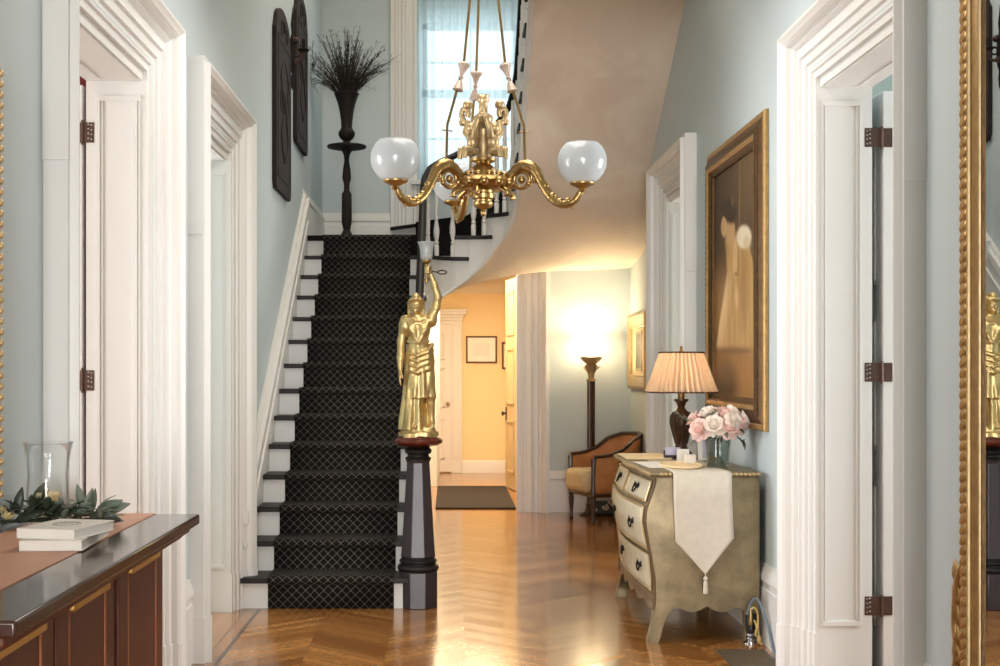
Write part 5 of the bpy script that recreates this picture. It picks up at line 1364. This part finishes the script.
b = MB(); b.tube([lean(i, .275) for i in range(nU)], .020, 8); b.tube([lean(0, .275), lean(nU-1, .275)], .022, 8); b.build('seat_rail', 'chairwood', t)
for i in (0, nU-1):
    p = lean(i, .28); q = lean(i, .63); b = MB(); b.tube([p, (p+q)/2, q], [.024, .020, .026], 8); b.build('arm_post', 'chairwood', t)
for x, y in ((-.265, -.265), (.265, -.265), (-.20, .20), (.20, .20)):
    b = MB(); b.lathe([(.014, 0), (.020, .01), (.020, .03), (.014, .045), (.018, .09), (.024, .18), (.027, .22), (.020, .235), (.027, .25), (.028, .29)], (x, y, 0), 12); b.build('leg', 'chairwood', t)
b = MB(); b.bx(-.243, .243, -.355, .20, .295, .515); b.build('seat_cushion', 'seatfab', t, bevel=.06, seg=4)
t = thing('floral_cushion', 'small dark floral cushion on the floor beneath the cane armchair', 'cushion', (1.56, 13.22, 0), .1)
b = MB(); b.bx(-.12, .12, -.06, .06, 0, .15); b.build('cushion', 'leafdark', t, bevel=.03, seg=3)
b = MB(); rnd = random.Random(2)
for k in range(12): b.ball((rnd.uniform(-.10, .10), -.062, rnd.uniform(.06, .14)), (.016, .006, .016), 8, 5)
b.build('floral_pattern', 'whitepetal', t)

# ================================================================== LIGHT
def area(name, loc, rot, sx, sy, power, col=(1, 1, 1), spread=PI):
    l = bpy.data.lights.new(name, 'AREA'); l.shape = 'RECTANGLE'; l.size = sx; l.size_y = sy; l.energy = power; l.color = col; l.spread = spread
    o = bpy.data.objects.new(name, l); o.location = loc; o.rotation_euler = rot; COL.objects.link(o); return o
def point(name, loc, power, col, r=.04):
    l = bpy.data.lights.new(name, 'POINT'); l.energy = power; l.color = col; l.shadow_soft_size = r
    o = bpy.data.objects.new(name, l); o.location = loc; COL.objects.link(o); return o
area('daylight_front_door', (.2, YF-.02, 1.75), (PI/2, 0, 0), 2.0, 3.0, 305, (1, .985, .96))
area('daylight_landing_window', (.22, YB-.02+.10, 4.4), (-PI/2, 0, 0), .95, 1.6, 4.5, (.85, .95, 1))
area('upstairs_hall_light', (.2, 10.5, HT-.05), (0, 0, 0), 1.6, 2.4, 44, (1, .86, .70))
area('hall_fill_light', (.2, 5.9, HC-.02), (0, 0, 0), 1.1, 2.6, 30, (1, .93, .84))  # added fill panel under the ceiling, no real fitting; evens out the hall
area('passage_light', (.1, 15.7, PC-.02), (0, 0, 0), 1.1, 2.0, 70, (1, .80, .52))
area('passage_light_front', (.25, 14.3, PC-.02), (0, 0, 0), .8, .6, 12, (1, .80, .52))
area('window_left_far', (-4.1, 8.4, 1.8), (0, -PI/2, 0), 2.2, 1.6, 110, (.92, .96, 1))
area('window_left_near', (-4.1, 4.4, 1.8), (0, -PI/2, 0), 2.2, 1.6, 58, (1, .99, .98))
area('window_right_near', (4.7, 5.5, 1.8), (0, PI/2, 0), 2.2, 1.8, 84, (.98, .99, 1))
area('window_right_far', (4.7, 10.4, 1.8), (0, PI/2, 0), 2.2, 1.8, 75, (1, .97, .92))
point('torchiere_bulb', (1.44, 13.26, 1.76), 8, (1, .80, .52), .05)
point('table_lamp_bulb', (LX, LY, TZ+.53), 1.6, (1, .74, .45), .03)
w = bpy.data.worlds.new('sky'); scene.world = w; w.use_nodes = True
bg = w.node_tree.nodes['Background']; bg.inputs[0].default_value = (.93, .975, 1, 1); bg.inputs[1].default_value = .72

vs_ = scene.view_settings
vs_.view_transform = 'Standard'; vs_.look = 'None'; vs_.exposure = 1.0; vs_.gamma = 1; vs_.use_curve_mapping = False
cy = scene.cycles
cy.max_bounces = 10; cy.diffuse_bounces = 6; cy.glossy_bounces = 4; cy.transmission_bounces = 6; cy.transparent_max_bounces = 12
cy.sample_clamp_indirect = 6; cy.caustics_reflective = False; cy.caustics_refractive = False
cy.use_denoising = True
